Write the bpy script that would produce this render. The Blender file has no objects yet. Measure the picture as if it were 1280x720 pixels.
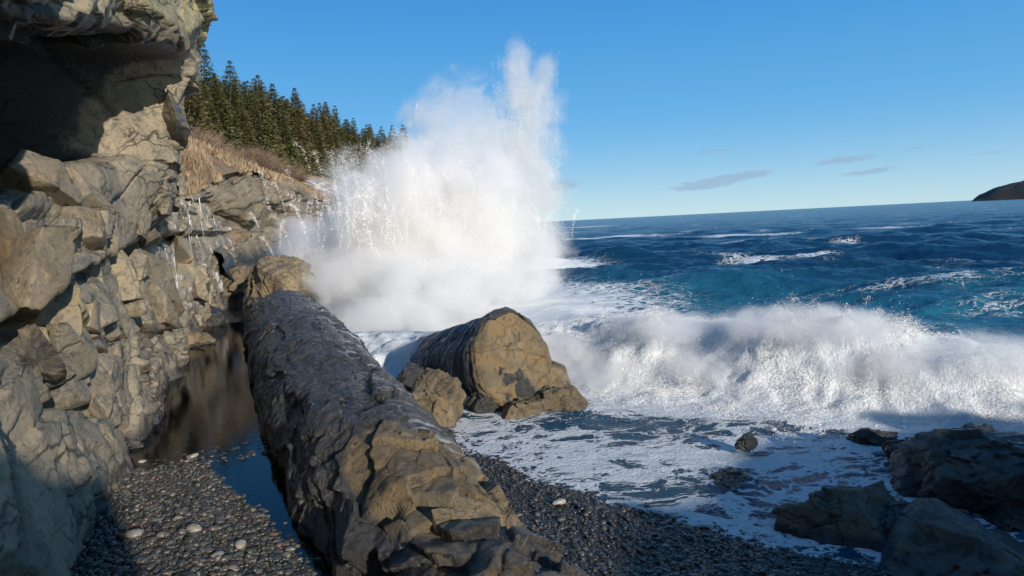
import bpy, bmesh, math, random
import numpy as np
from mathutils import Vector, Matrix

C = bpy.context.scene.collection
scene = bpy.context.scene
R = math.radians

# ------------------------------------------------------------------ camera
H = 3.0
AZ = R(24.0)                       # the strata, the cliff and both stone logs run 24 deg left of the view
cam_d = bpy.data.cameras.new("camera")
cam_d.angle = 2 * math.atan(640 / 834.0)
cam_d.clip_start = 0.05
cam_d.clip_end = 60000
cam = bpy.data.objects.new("camera", cam_d)
C.objects.link(cam)
PITCH, ROLL = R(5.53), R(-2.88)
cam.matrix_world = Matrix.Translation((0, 0, H)) @ Matrix.Rotation(math.pi / 2 - PITCH, 4, 'X') @ Matrix.Rotation(ROLL, 4, 'Z')
scene.camera = cam

# ------------------------------------------------------------------ light
SUN_EL, SUN_AZ = R(16.0), R(146.0)          # sun behind and to the right; azimuth clockwise from +Y
sund = Vector((math.sin(SUN_AZ) * math.cos(SUN_EL), math.cos(SUN_AZ) * math.cos(SUN_EL), math.sin(SUN_EL)))
sl = bpy.data.lights.new("sun", 'SUN')
sl.energy = 4.8
sl.angle = R(0.5)
sl.color = (1.0, 0.90, 0.77)
sun = bpy.data.objects.new("sun", sl)
C.objects.link(sun)
sun.rotation_euler = sund.to_track_quat('Z', 'Y').to_euler()

world = bpy.data.worlds.new("World")
scene.world = world
world.use_nodes = True
wn = world.node_tree
wn.nodes.clear()
w_out = wn.nodes.new('ShaderNodeOutputWorld')
w_bg = wn.nodes.new('ShaderNodeBackground')
w_bg.inputs['Strength'].default_value = 0.12
sky = wn.nodes.new('ShaderNodeTexSky')
sky.sky_type = 'NISHITA'
sky.sun_disc = False
sky.sun_elevation = SUN_EL
sky.sun_rotation = SUN_AZ
sky.air_density = 1.0
sky.dust_density = 0.0
sky.ozone_density = 1.5
scene.view_settings.view_transform = 'Standard'
scene.view_settings.look = 'None'
scene.view_settings.exposure = 0.14
scene.view_settings.gamma = 1.0
scene.view_settings.use_curve_mapping = False
cy = scene.cycles
cy.volume_bounces = 12
cy.volume_step_rate = 0.8
cy.volume_max_steps = 256
cy.max_bounces = 20
cy.diffuse_bounces = 8
cy.transparent_max_bounces = 16
cy.sample_clamp_indirect = 6
cy.use_denoising = True
cy.denoiser = 'OPENIMAGEDENOISE'
cy.use_adaptive_sampling = True
cy.adaptive_threshold = 0.01


# ------------------------------------------------------------------ node helper
class NT:
    def __init__(s, nt):
        s.nt = nt

    def n(s, t, **kw):
        nd = s.nt.nodes.new(t)
        for k, v in kw.items():
            setattr(nd, k, v)
        return nd

    def put(s, sock, v):
        if v is None:
            return
        if isinstance(v, bpy.types.NodeSocket):
            s.nt.links.new(v, sock)
        else:
            if sock.type == 'RGBA' and len(v) == 3:
                v = (*v, 1)
            sock.default_value = v

    def m(s, op, a, b=None, c=None, clamp=False):
        nd = s.n('ShaderNodeMath', operation=op, use_clamp=clamp)
        s.put(nd.inputs[0], a); s.put(nd.inputs[1], b); s.put(nd.inputs[2], c)
        return nd.outputs[0]

    def v(s, op, a, b=None):
        nd = s.n('ShaderNodeVectorMath', operation=op)
        s.put(nd.inputs[0], a); s.put(nd.inputs[1], b)
        return nd.outputs['Value'] if op in ('DOT_PRODUCT', 'LENGTH') else nd.outputs[0]

    def xyz(s, x, y, z):
        nd = s.n('ShaderNodeCombineXYZ')
        s.put(nd.inputs[0], x); s.put(nd.inputs[1], y); s.put(nd.inputs[2], z)
        return nd.outputs[0]

    def mix(s, f, a, b, blend='MIX'):
        nd = s.n('ShaderNodeMix', data_type='RGBA', blend_type=blend)
        s.put(nd.inputs[0], f); s.put(nd.inputs[6], a); s.put(nd.inputs[7], b)
        return nd.outputs[2]

    def noise(s, vec, scale, detail=4, rough=.55, dist=0.0, out='Fac'):
        nd = s.n('ShaderNodeTexNoise')
        s.put(nd.inputs['Vector'], vec)
        nd.inputs['Scale'].default_value = scale
        nd.inputs['Detail'].default_value = detail
        nd.inputs['Roughness'].default_value = rough
        nd.inputs['Distortion'].default_value = dist
        return nd.outputs[out]

    def vor(s, vec, scale, feature='F1', out='Distance'):
        nd = s.n('ShaderNodeTexVoronoi', feature=feature)
        s.put(nd.inputs['Vector'], vec)
        nd.inputs['Scale'].default_value = scale
        return nd.outputs[out]

    def ss(s, x, a, b, lo=0.0, hi=1.0):
        nd = s.n('ShaderNodeMapRange', interpolation_type='SMOOTHSTEP')
        s.put(nd.inputs[0], x)
        s.put(nd.inputs[1], a); s.put(nd.inputs[2], b)
        nd.inputs[3].default_value = lo; nd.inputs[4].default_value = hi
        return nd.outputs[0]

    def attr(s, name, out='Fac'):
        return s.n('ShaderNodeAttribute', attribute_name=name).outputs[out]

    def pos(s):
        return s.n('ShaderNodeNewGeometry').outputs['Position']

    def spz(s, ks=1.0, kp=1.0, kz=1.0):
        """position in strata axes: along, across, up - each scaled"""
        P = s.pos()
        a = s.v('DOT_PRODUCT', P, (-math.sin(AZ) * ks, math.cos(AZ) * ks, 0))
        b = s.v('DOT_PRODUCT', P, (math.cos(AZ) * kp, math.sin(AZ) * kp, 0))
        c = s.v('DOT_PRODUCT', P, (0, 0, kz))
        return s.xyz(a, b, c)

    def bump(s, h, strength, dist, normal=None):
        nd = s.n('ShaderNodeBump')
        s.put(nd.inputs['Height'], h)
        nd.inputs['Strength'].default_value = strength
        nd.inputs['Distance'].default_value = dist
        s.put(nd.inputs['Normal'], normal)
        return nd.outputs[0]


def new_mat(name):
    m = bpy.data.materials.new(name)
    m.use_nodes = True
    t = NT(m.node_tree)
    b = m.node_tree.nodes['Principled BSDF']
    return m, t, b


# sky with a few small clouds low over the sea
t = NT(wn)
gd = t.v('NORMALIZE', t.n('ShaderNodeTexCoord').outputs['Generated'])
sep = t.n('ShaderNodeSeparateXYZ'); t.put(sep.inputs[0], gd)
azn = t.m('ARCTAN2', sep.outputs[0], sep.outputs[1])
eln = t.m('ARCSINE', sep.outputs[2])
cv = t.xyz(t.m('MULTIPLY', azn, 30.0), t.m('MULTIPLY', eln, 120.0), 0.0)
cn = t.noise(cv, 1.7, 8, .65)
total = None
for (a_, e_, w_, h_, k_) in [(4.3, 3.0, 2.3, .62, .8), (16.2, 2.35, 3.2, .5, .9), (19.6, 2.9, 2.8, .36, .8), (17.3, 5.0, 2.2, .42, .45),
                             (26.6, 3.5, 2.6, .36, .7), (28.5, 2.5, 2.8, .3, .6), (31.5, 3.9, 2.2, .3, .35), (35.5, 3.2, 2.4, .25, .3)]:
    dx = t.m('DIVIDE', t.m('SUBTRACT', azn, R(a_)), R(w_))
    dy = t.m('DIVIDE', t.m('SUBTRACT', t.m('SUBTRACT', eln, t.m('MULTIPLY', t.m('SUBTRACT', azn, R(a_)), .05)), R(e_)), R(h_))
    r2 = t.m('ADD', t.m('MULTIPLY', dx, dx), t.m('MULTIPLY', dy, dy))
    k = t.m('MULTIPLY', t.m('EXPONENT', t.m('MULTIPLY', r2, -1.6)), k_ * 1.75)
    total = k if total is None else t.m('ADD', total, k)
cm = t.ss(t.m('MULTIPLY', total, t.m('MULTIPLY_ADD', cn, 3.6, -.9)), .25, .85, 0, .62)
hs = t.n('ShaderNodeHueSaturation')
hs.inputs['Saturation'].default_value = 1.25
hs.inputs['Value'].default_value = 1.0
t.put(hs.inputs['Color'], sky.outputs[0])
up = t.m('POWER', t.m('MAXIMUM', eln, 0.0), .62)
grad = t.mix(t.ss(up, .0, .33), (3.5, 5.5, 6.6), (.88, 3.2, 6.1))
grad = t.mix(t.ss(up, .26, .56), grad, (.30, 2.05, 5.3))
toward = t.v('DOT_PRODUCT', gd, tuple(sund))
clear = t.mix(t.m('MULTIPLY', t.ss(toward, -.15, .55, 1, 0), .88), hs.outputs[0], grad)
wcol = t.mix(cm, clear, (2.4, 3.3, 4.6))
wn.links.new(wcol, w_bg.inputs['Color'])
wn.links.new(w_bg.outputs[0], w_out.inputs['Surface'])

# ------------------------------------------------------------------ numpy noise


def _h(ix, iy, iz, seed):
    h = (ix.astype(np.int64) * 374761393 + iy.astype(np.int64) * 668265263 + iz.astype(np.int64) * 2147483647 + seed * 1274126177) & 0xFFFFFFFF
    h = ((h ^ (h >> 13)) * 1274126177) & 0xFFFFFFFF
    h = ((h ^ (h >> 15)) * 2246822519) & 0xFFFFFFFF
    return (h ^ (h >> 16)) & 0xFFFFFFFF


_G = np.random.RandomState(3).normal(size=(256, 3))
_G /= np.linalg.norm(_G, axis=1)[:, None]
_G = _G.astype(np.float32)


def perlin(P, seed=0):
    P = np.asarray(P, np.float32)
    i = np.floor(P).astype(np.int32)
    f = P - i
    u = f * f * f * (f * (f * 6 - 15) + 10)
    out = np.zeros(len(P), np.float32)
    for dx in (0, 1):
        for dy in (0, 1):
            for dz in (0, 1):
                g = _G[_h(i[:, 0] + dx, i[:, 1] + dy, i[:, 2] + dz, seed) & 255]
                d = g[:, 0] * (f[:, 0] - dx) + g[:, 1] * (f[:, 1] - dy) + g[:, 2] * (f[:, 2] - dz)
                w = (u[:, 0] if dx else 1 - u[:, 0]) * (u[:, 1] if dy else 1 - u[:, 1]) * (u[:, 2] if dz else 1 - u[:, 2])
                out += w * d
    return out * 1.6


def fbm(P, octs=5, seed=0, gain=.5, ridged=False):
    P = np.asarray(P, np.float32)
    a, s, out = 1.0, 0.0, np.zeros(len(P), np.float32)
    for o in range(octs):
        v = perlin(P, seed + o * 17)
        if ridged:
            v = 1 - 2 * np.abs(v)
        out += a * v
        s += a
        a *= gain
        P = P * 2.03 + 7.1
    return out / s


def worley(P, seed=0):
    """F1, F2, id of the nearest cell, vector from its centre"""
    P = np.asarray(P, np.float32)
    i = np.floor(P).astype(np.int32)
    n = len(P)
    f1 = np.full(n, 9.0, np.float32); f2 = f1.copy()
    cid = np.zeros(n, np.int64)
    vec = np.zeros((n, 3), np.float32)
    for dx in (-1, 0, 1):
        for dy in (-1, 0, 1):
            for dz in (-1, 0, 1):
                c = i + np.array([dx, dy, dz], np.int32)
                h = _h(c[:, 0], c[:, 1], c[:, 2], seed)
                q = c + np.stack([(h & 1023) / 1023., ((h >> 10) & 1023) / 1023., ((h >> 20) & 1023) / 1023.], 1).astype(np.float32)
                d = P - q
                r = np.sqrt((d * d).sum(1))
                near = r < f1
                f2 = np.where(near, f1, np.minimum(f2, r))
                f1 = np.where(near, r, f1)
                cid = np.where(near, h, cid)
                vec = np.where(near[:, None], d, vec)
    return f1, f2, cid, vec


def rnd(cid, k):
    return ((((cid * (2 * k + 1) * 40503) ^ (cid >> 7)) * 2654435761 >> 8) & 0xFFFF) / 65535.0


def blocks(P, seed, off, tilt, crack=.0, cw=.08):
    """fractured rock: each cell a plane of its own offset and tilt, with a groove along the joints"""
    f1, f2, cid, v = worley(P, seed)
    g = np.stack([rnd(cid, 1) - .5, rnd(cid, 2) - .5, rnd(cid, 3) - .5], 1)
    d = off * (rnd(cid, 4) - .5) * 2 + tilt * 2 * (g * v).sum(1)
    if crack:
        d = d - crack * np.clip(1 - (f2 - f1) / cw, 0, 1)
    return d, rnd(cid, 5)


def W(s, p, z):
    """strata axes (along, across towards the sea, up) to world"""
    return np.stack([-s * math.sin(AZ) + p * math.cos(AZ), s * math.cos(AZ) + p * math.sin(AZ), z + 0 * s], -1)


def SP(x, y):
    return -x * math.sin(AZ) + y * math.cos(AZ), x * math.cos(AZ) + y * math.sin(AZ)


def sst(x, a, b):
    u = np.clip((x - a) / (b - a), 0, 1)
    return u * u * (3 - 2 * u)


_MW = np.array(cam.matrix_world.to_3x3())


def at(px, py, z=None, y=None):
    """where a ray through pixel (1280x720) meets height z or depth y: used to read real positions off the photograph"""
    v = _MW @ np.array([(px - 640) / 834., -(py - 360) / 834., -1.])
    k = (z - H) / v[2] if z is not None else y / v[1]
    return np.array([0, 0, H]) + v * k


# ------------------------------------------------------------------ mesh helpers


def tag(o, label=None, cat=None, group=None, kind=None):
    for k, v in (('label', label), ('category', cat), ('group', group), ('kind', kind)):
        if v:
            o[k] = v
    return o


def raw_mesh(name, V, F, mat=None, attrs=None, smooth=True, colors=None):
    """V (n,3); F (m,k) with k 3 or 4"""
    me = bpy.data.meshes.new(name)
    V = np.ascontiguousarray(V, np.float32); F = np.ascontiguousarray(F, np.int32)
    me.vertices.add(len(V)); me.vertices.foreach_set('co', V.ravel())
    k = F.shape[1]
    me.loops.add(F.size); me.loops.foreach_set('vertex_index', F.ravel())
    me.polygons.add(len(F))
    me.polygons.foreach_set('loop_start', np.arange(0, F.size, k, dtype=np.int32))
    if smooth:
        me.polygons.foreach_set('use_smooth', np.ones(len(F), bool))
    for an, av in (attrs or {}).items():
        a = me.attributes.new(an, 'FLOAT', 'POINT')
        a.data.foreach_set('value', np.ascontiguousarray(av, np.float32))
    if colors is not None:
        a = me.attributes.new('tint', 'FLOAT_COLOR', 'POINT')
        a.data.foreach_set('color', np.ascontiguousarray(np.c_[colors, np.ones(len(colors))], np.float32).ravel())
    me.update(calc_edges=True)
    me.validate()
    if mat:
        me.materials.append(mat)
    return me


def link(name, me, parent=None, base=None):
    o = bpy.data.objects.new(name, me)
    C.objects.link(o)
    if base is not None:
        b = Vector(base)
        me.transform(Matrix.Translation(-b))
        o.location = b
    if parent:
        o.parent = parent
    return o


def grid_faces(ny, nx, wrap=False):
    idx = np.arange(ny * nx).reshape(ny, nx)
    if wrap:
        idx = np.c_[idx, idx[:, :1]]
    return np.stack([idx[:-1, :-1], idx[:-1, 1:], idx[1:, 1:], idx[1:, :-1]], -1).reshape(-1, 4)


def grid_normals(P):
    """P (ny,nx,3); the normal of faces wound as grid_faces winds them"""
    du = np.gradient(P, axis=1); dv = np.gradient(P, axis=0)
    n = np.cross(du, dv)
    return n / (np.linalg.norm(n, axis=2, keepdims=True) + 1e-9)


_ico = {}


def ico(sub):
    if sub not in _ico:
        bm = bmesh.new()
        bmesh.ops.create_icosphere(bm, subdivisions=sub, radius=1)
        bm.verts.ensure_lookup_table()
        V = np.array([v.co[:] for v in bm.verts], np.float32)
        F = np.array([[v.index for v in f.verts] for f in bm.faces], np.int32)
        bm.free()
        _ico[sub] = (V, F)
    return _ico[sub]


# ------------------------------------------------------------------ materials


def rock_mat(name, light, mid, dark, wetc, rough=.75, wet_rough=.3, streak=None, lichen=None, fine=14.0, bstr=.7):
    """weathered sandstone; attribute 'wet' soaks it dark, 'stain' adds a second mineral colour"""
    m, t, b = new_mat(name)
    P = t.pos()
    bed = t.spz(.35, 1.6, 1.6)
    n1 = t.noise(P, .9, 8, .65, .6)
    n2 = t.noise(bed, 2.6, 10, .72, .8)
    n3 = t.noise(P, fine, 10, .75)
    n4 = t.noise(P, fine * 6, 5, .75)
    # joints: thin dark lines along the bedding, and a finer net of hairline cracks
    wb = t.n('ShaderNodeTexNoise'); t.put(wb.inputs['Vector'], P); wb.inputs['Scale'].default_value = 2.3; wb.inputs['Detail'].default_value = 6
    wob = t.v('MULTIPLY', t.v('SUBTRACT', wb.outputs['Color'], (.5, .5, .5)), (.5, .5, .5))
    j1 = t.vor(t.v('ADD', t.spz(.16, 1.2, 1.6), wob), 1.2, 'DISTANCE_TO_EDGE')
    j2 = t.vor(t.v('ADD', t.spz(.5, 1.3, 1.5), wob), 3.4, 'DISTANCE_TO_EDGE')
    gate = t.ss(t.noise(P, 1.3, 4, .6), .50, .64)
    jm = t.m('MAXIMUM', t.m('MULTIPLY', t.ss(j1, .0, .03, 1, 0), t.ss(t.noise(P, .8, 3, .6), .40, .58)), t.m('MULTIPLY', t.ss(j2, .0, .03, .55, 0), gate))
    jm = t.m('MULTIPLY', jm, t.m('SUBTRACT', 1.0, t.m('MULTIPLY', t.attr('stain'), .8)))
    c = t.mix(t.ss(n1, .42, .58), mid, light)
    c = t.mix(t.ss(n2, .50, .64, 0, .85), c, dark)
    c = t.mix(t.ss(t.noise(P, 3.1, 8, .75, 1.2), .55, .66, 0, .75), c, tuple(x * .8 + y * .2 for x, y in zip(light, (.5, .3, .1))))
    if lichen:
        ln = t.noise(P, 5.5, 9, .75, .4)
        lm = t.m('MULTIPLY', t.attr('lichen'), t.ss(ln, .47, .6))
        c = t.mix(lm, c, lichen)
        c = t.mix(t.m('MULTIPLY', t.attr('lichen'), t.ss(t.noise(P, 13, 8, .8), .6, .68)), c, (.42, .42, .30))
    st = t.attr('stain')
    c = t.mix(t.m('MULTIPLY', st, t.ss(t.noise(bed, 1.7, 6, .6), .35, .6)), c, (.26, .17, .07))
    # small pits and grains
    c = t.mix(t.ss(n3, .52, .66, 0, .75), c, tuple(x * .4 for x in dark))
    c = t.mix(t.ss(n4, .55, .68, 0, .45), c, tuple(min(1, x * 1.3) for x in light))
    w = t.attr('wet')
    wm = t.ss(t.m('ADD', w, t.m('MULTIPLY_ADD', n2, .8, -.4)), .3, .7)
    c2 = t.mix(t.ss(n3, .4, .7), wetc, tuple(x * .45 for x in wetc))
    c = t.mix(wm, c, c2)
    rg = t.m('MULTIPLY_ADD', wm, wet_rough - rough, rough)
    if streak:
        sv = t.spz(streak[0], streak[1], streak[2])
        sn = t.noise(sv, 1.0, 7, .7, .5)
        sm = t.m('MULTIPLY', t.ss(sn, .53, .61), t.attr('streak'))
        c = t.mix(sm, c, (.66, .68, .72))
    c = t.mix(t.m('MULTIPLY', jm, .85), c, tuple(x * .22 for x in dark))
    t.put(b.inputs['Base Color'], c)
    t.put(b.inputs['Roughness'], rg)
    t.put(b.inputs['Specular IOR Level'], t.m('MULTIPLY_ADD', wm, .4, .45))
    h = t.m('ADD', t.m('MULTIPLY', n3, .6), t.m('ADD', t.m('MULTIPLY', n2, 1.0), t.m('MULTIPLY', n4, .2)))
    h = t.m('SUBTRACT', h, t.m('MULTIPLY', jm, .35))
    t.put(b.inputs['Normal'], t.bump(h, bstr, .11))
    return m


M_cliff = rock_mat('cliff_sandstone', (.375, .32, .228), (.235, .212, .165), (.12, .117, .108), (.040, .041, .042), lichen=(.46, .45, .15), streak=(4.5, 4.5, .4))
M_log = rock_mat('wet_fluted_sandstone', (.34, .275, .175), (.20, .17, .12), (.09, .085, .072), (.072, .070, .068), wet_rough=.16, streak=(5, .55, .55), fine=15, bstr=.9)
M_boulder = rock_mat('boulder_sandstone', (.235, .185, .12), (.145, .12, .08), (.08, .073, .058), (.045, .044, .042), wet_rough=.3, streak=(6, .5, .5))
M_dark = rock_mat('dark_shore_rock', (.15, .14, .115), (.085, .082, .073), (.045, .045, .044), (.028, .029, .031), wet_rough=.28)


def pebble_mat():
    m, t, b = new_mat('pebble_stone')
    c = t.attr('tint', 'Color')
    n = t.noise(t.pos(), 60, 5, .7)
    c = t.mix(t.ss(n, .5, .75, 0, .5), c, t.mix(.5, c, (.02, .02, .02)))
    t.put(b.inputs['Base Color'], c)
    b.inputs['Roughness'].default_value = .26
    t.put(b.inputs['Normal'], t.bump(n, .3, .01))
    return m


M_pebble = pebble_mat()


def beach_mat():
    m, t, b = new_mat('wet_shingle')
    P = t.pos()
    vc = t.n('ShaderNodeTexVoronoi'); t.put(vc.inputs['Vector'], P); vc.inputs['Scale'].default_value = 26
    k = t.ss(vc.outputs['Distance'], .1, .75, 1, 0)
    sepc = t.n('ShaderNodeSeparateColor'); t.put(sepc.inputs[0], vc.outputs['Color'])
    c = t.mix(sepc.outputs[0], (.035, .034, .03), (.12, .11, .09))
    c = t.mix(k, (.012, .012, .012), c)
    t.put(b.inputs['Base Color'], c)
    b.inputs['Roughness'].default_value = .35
    t.put(b.inputs['Normal'], t.bump(k, .9, .04))
    return m


M_beach = beach_mat()


def sea_mat():
    m, t, b = new_mat('sea_water')
    P = t.pos()
    sepp = t.n('ShaderNodeSeparateXYZ'); t.put(sepp.inputs[0], P)
    flat = t.xyz(sepp.outputs[0], sepp.outputs[1], 0.0)
    # warped lace of foam
    wv = t.n('ShaderNodeTexNoise'); t.put(wv.inputs['Vector'], flat); wv.inputs['Scale'].default_value = .9; wv.inputs['Detail'].default_value = 4
    wp = t.v('MULTIPLY', t.v('ADD', flat, t.v('MULTIPLY', wv.outputs['Color'], (1.5, 1.0, 0))), (.75, 1.35, 1))
    e1 = t.vor(wp, 2.6, 'DISTANCE_TO_EDGE')
    e2 = t.vor(wp, 8.5, 'DISTANCE_TO_EDGE')
    e3 = t.vor(wp, 21.0, 'DISTANCE_TO_EDGE')
    fl = t.noise(wp, 3.0, 8, .65)
    lace = t.m('ADD', t.m('MULTIPLY', t.ss(e1, 0, .35), .55), t.m('ADD', t.m('ADD', t.m('MULTIPLY', t.ss(e2, 0, .3), .36), t.m('MULTIPLY', t.ss(e3, 0, .3), .2)), t.m('MULTIPLY', fl, .7)))
    foam = t.attr('foam')
    fm = t.ss(t.m('SUBTRACT', t.m('MULTIPLY', foam, 1.9), lace), -.16, .14)
    fm = t.m('MULTIPLY', fm, t.ss(foam, .01, .12))
    teal = t.attr('teal')
    deep = t.mix(t.noise(flat, .25, 3), (.004, .026, .068), (.007, .046, .10))
    wc = t.mix(teal, deep, (.03, .21, .30))
    fine = t.noise(flat, 22, 6, .7)
    fc = t.mix(t.ss(fine, .35, .7), (.62, .68, .73), (.86, .88, .90))
    t.put(b.inputs['Base Color'], t.mix(fm, wc, fc))
    t.put(b.inputs['Roughness'], t.m('MULTIPLY_ADD', fm, .6, .2))
    b.inputs['Specular IOR Level'].default_value = .11
    b.inputs['IOR'].default_value = 1.33
    hh = t.m('ADD', t.noise(t.v('MULTIPLY', flat, (1.0, 1.6, 1)), 2.2, 6, .6), t.m('MULTIPLY', fm, t.m('MULTIPLY_ADD', fine, .55, .35)))
    t.put(b.inputs['Normal'], t.bump(hh, .75, .16))
    return m


M_sea = sea_mat()


def pool_mat():
    m, t, b = new_mat('pool_water')
    nt = m.node_tree
    nt.nodes.remove(b)
    out = nt.nodes['Material Output']
    P = t.pos()
    bp = t.bump(t.noise(P, 9, 4, .6), .10, .02)
    gl = t.n('ShaderNodeBsdfGlossy'); gl.inputs['Roughness'].default_value = .04; t.put(gl.inputs['Normal'], bp)
    tr = t.n('ShaderNodeBsdfTransparent'); tr.inputs['Color'].default_value = (.50, .52, .47, 1)
    fr = t.n('ShaderNodeFresnel'); fr.inputs['IOR'].default_value = 1.33; t.put(fr.inputs['Normal'], bp)
    mx = t.n('ShaderNodeMixShader')
    nt.links.new(fr.outputs[0], mx.inputs[0]); nt.links.new(tr.outputs[0], mx.inputs[1]); nt.links.new(gl.outputs[0], mx.inputs[2])
    nt.links.new(mx.outputs[0], out.inputs['Surface'])
    return m


M_pool = pool_mat()


def spray_mat():
    m, t, b = new_mat('flying_sea_spray')
    nt = m.node_tree
    nt.nodes.remove(b)
    out = nt.nodes['Material Output']
    nv = t.attr('puff', 'Vector')
    d = t.n('ShaderNodeBsdfDiffuse'); d.inputs['Color'].default_value = (.998, .998, .998, 1)
    tl = t.n('ShaderNodeBsdfTranslucent'); tl.inputs['Color'].default_value = (.998, .998, .998, 1)
    t.put(d.inputs['Normal'], nv); t.put(tl.inputs['Normal'], nv)
    mx = t.n('ShaderNodeMixShader'); mx.inputs[0].default_value = .11
    nt.links.new(d.outputs[0], mx.inputs[1]); nt.links.new(tl.outputs[0], mx.inputs[2])
    nt.links.new(mx.outputs[0], out.inputs['Surface'])
    return m


M_spray = spray_mat()


def plain_mat(name, col, rough=.9, var=.4, scale=3.0):
    m, t, b = new_mat(name)
    n = t.noise(t.pos(), scale, 6, .65)
    t.put(b.inputs['Base Color'], t.mix(t.ss(n, .3, .7), tuple(x * (1 - var) for x in col), tuple(min(1, x * (1 + var)) for x in col)))
    b.inputs['Roughness'].default_value = rough
    return m


M_ice = plain_mat('frozen_seep_ice', (.44, .45, .48), .3, .35, 3)
M_needle = plain_mat('spruce_needles', (.10, .112, .038), .8, .45, 1.2)
M_needle2 = plain_mat('olive_spruce_needles', (.135, .12, .045), .8, .45, 1.2)
M_bark = plain_mat('spruce_bark', (.09, .065, .045), .9, .3, 6)
M_twig = plain_mat('bare_twigs', (.19, .135, .095), .9, .35, 2)
M_island = plain_mat('far_headland_wood', (.015, .019, .017), .95, .5, .02)

# ------------------------------------------------------------------ the shore: heights
SHORE = np.array([(-60, 140), (-14, 40), (-5.6, 19.5), (-3.2, 13.2), (-1.6, 9.6), (-.6, 7.97), (.68, 6.33), (1.5, 5.59), (2.4, 5.0), (4.0, 4.1), (8, 2.0), (16, -5), (60, -60)], float)


def signed_line(x, y, L):
    """distance to a polyline, positive on its left-hand side when walked (towards the sea)"""
    best = np.full(x.shape, 1e9); sgn = np.ones(x.shape)
    for (ax, ay), (bx, by) in zip(L[:-1], L[1:]):
        dx, dy = bx - ax, by - ay
        k = np.clip(((x - ax) * dx + (y - ay) * dy) / (dx * dx + dy * dy), 0, 1)
        ex, ey = x - (ax + k * dx), y - (ay + k * dy)
        d = np.hypot(ex, ey)
        cr = dx * (y - ay) - dy * (x - ax)
        c = d < best
        best = np.where(c, d, best)
        sgn = np.where(c, np.sign(cr), sgn)
    return best * sgn


CLIFF_S = [-8, -4, 5, 10, 16, 20, 24, 28, 32, 45, 60, 80, 105, 130, 150]
CLIFF_P = [-1.9, -1.6, -1.2, -1.15, -1.02, -.75, -.3, .7, 2, 6, 10.5, 19, 36, 56, 58]


def ground_z(x, y):
    s, p = SP(x, y)
    u = -signed_line(x, y, SHORE)                     # landward of the water's edge
    right = .13 + np.where(u > 0, .095 * u, np.maximum(.11 * u, -3.5))
    right += .19 * np.exp(-(((x - 2.45) / .75) ** 2 + ((y - 7.2) / .7) ** 2)) * 1.0     # low shingle hump the foam runs over
    right = np.minimum(right, 1.6)
    left = .25 + .06 * (8.8 - s) - .24 * np.maximum(0, p + .32)
    left = np.where(s > 8.8, np.maximum(.25 - .05 * (s - 8.8), .08), left)
    left += sst(s, 19.5, 27) * .35
    left = np.minimum(left, 1.6)
    k = sst(p, 1.2, 2.2)
    g = left * (1 - k) + right * k
    q = np.stack([x, y, 0 * x], -1).reshape(-1, 3)
    return g + (fbm(q * .9, 4, 5) * .035).reshape(g.shape) * sst(-np.hypot(x, y), -60, -20)


WAVE = np.array([(-3.5, 15.2), (-.6, 13.9), (1.2, 13.0), (3.0, 12.1), (4.8, 11.0), (6.6, 9.7), (8.8, 8.4), (13, 6.6), (22, 4)], float)
_rs = np.random.RandomState(11)
_waves = []
for i in range(44):
    lam = 1.1 * (17 / 1.1) ** (i / 43.)
    th = R(200) + _rs.normal() * R(38)
    _waves.append((lam, math.sin(th), math.cos(th), _rs.rand() * 6.28))


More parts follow.
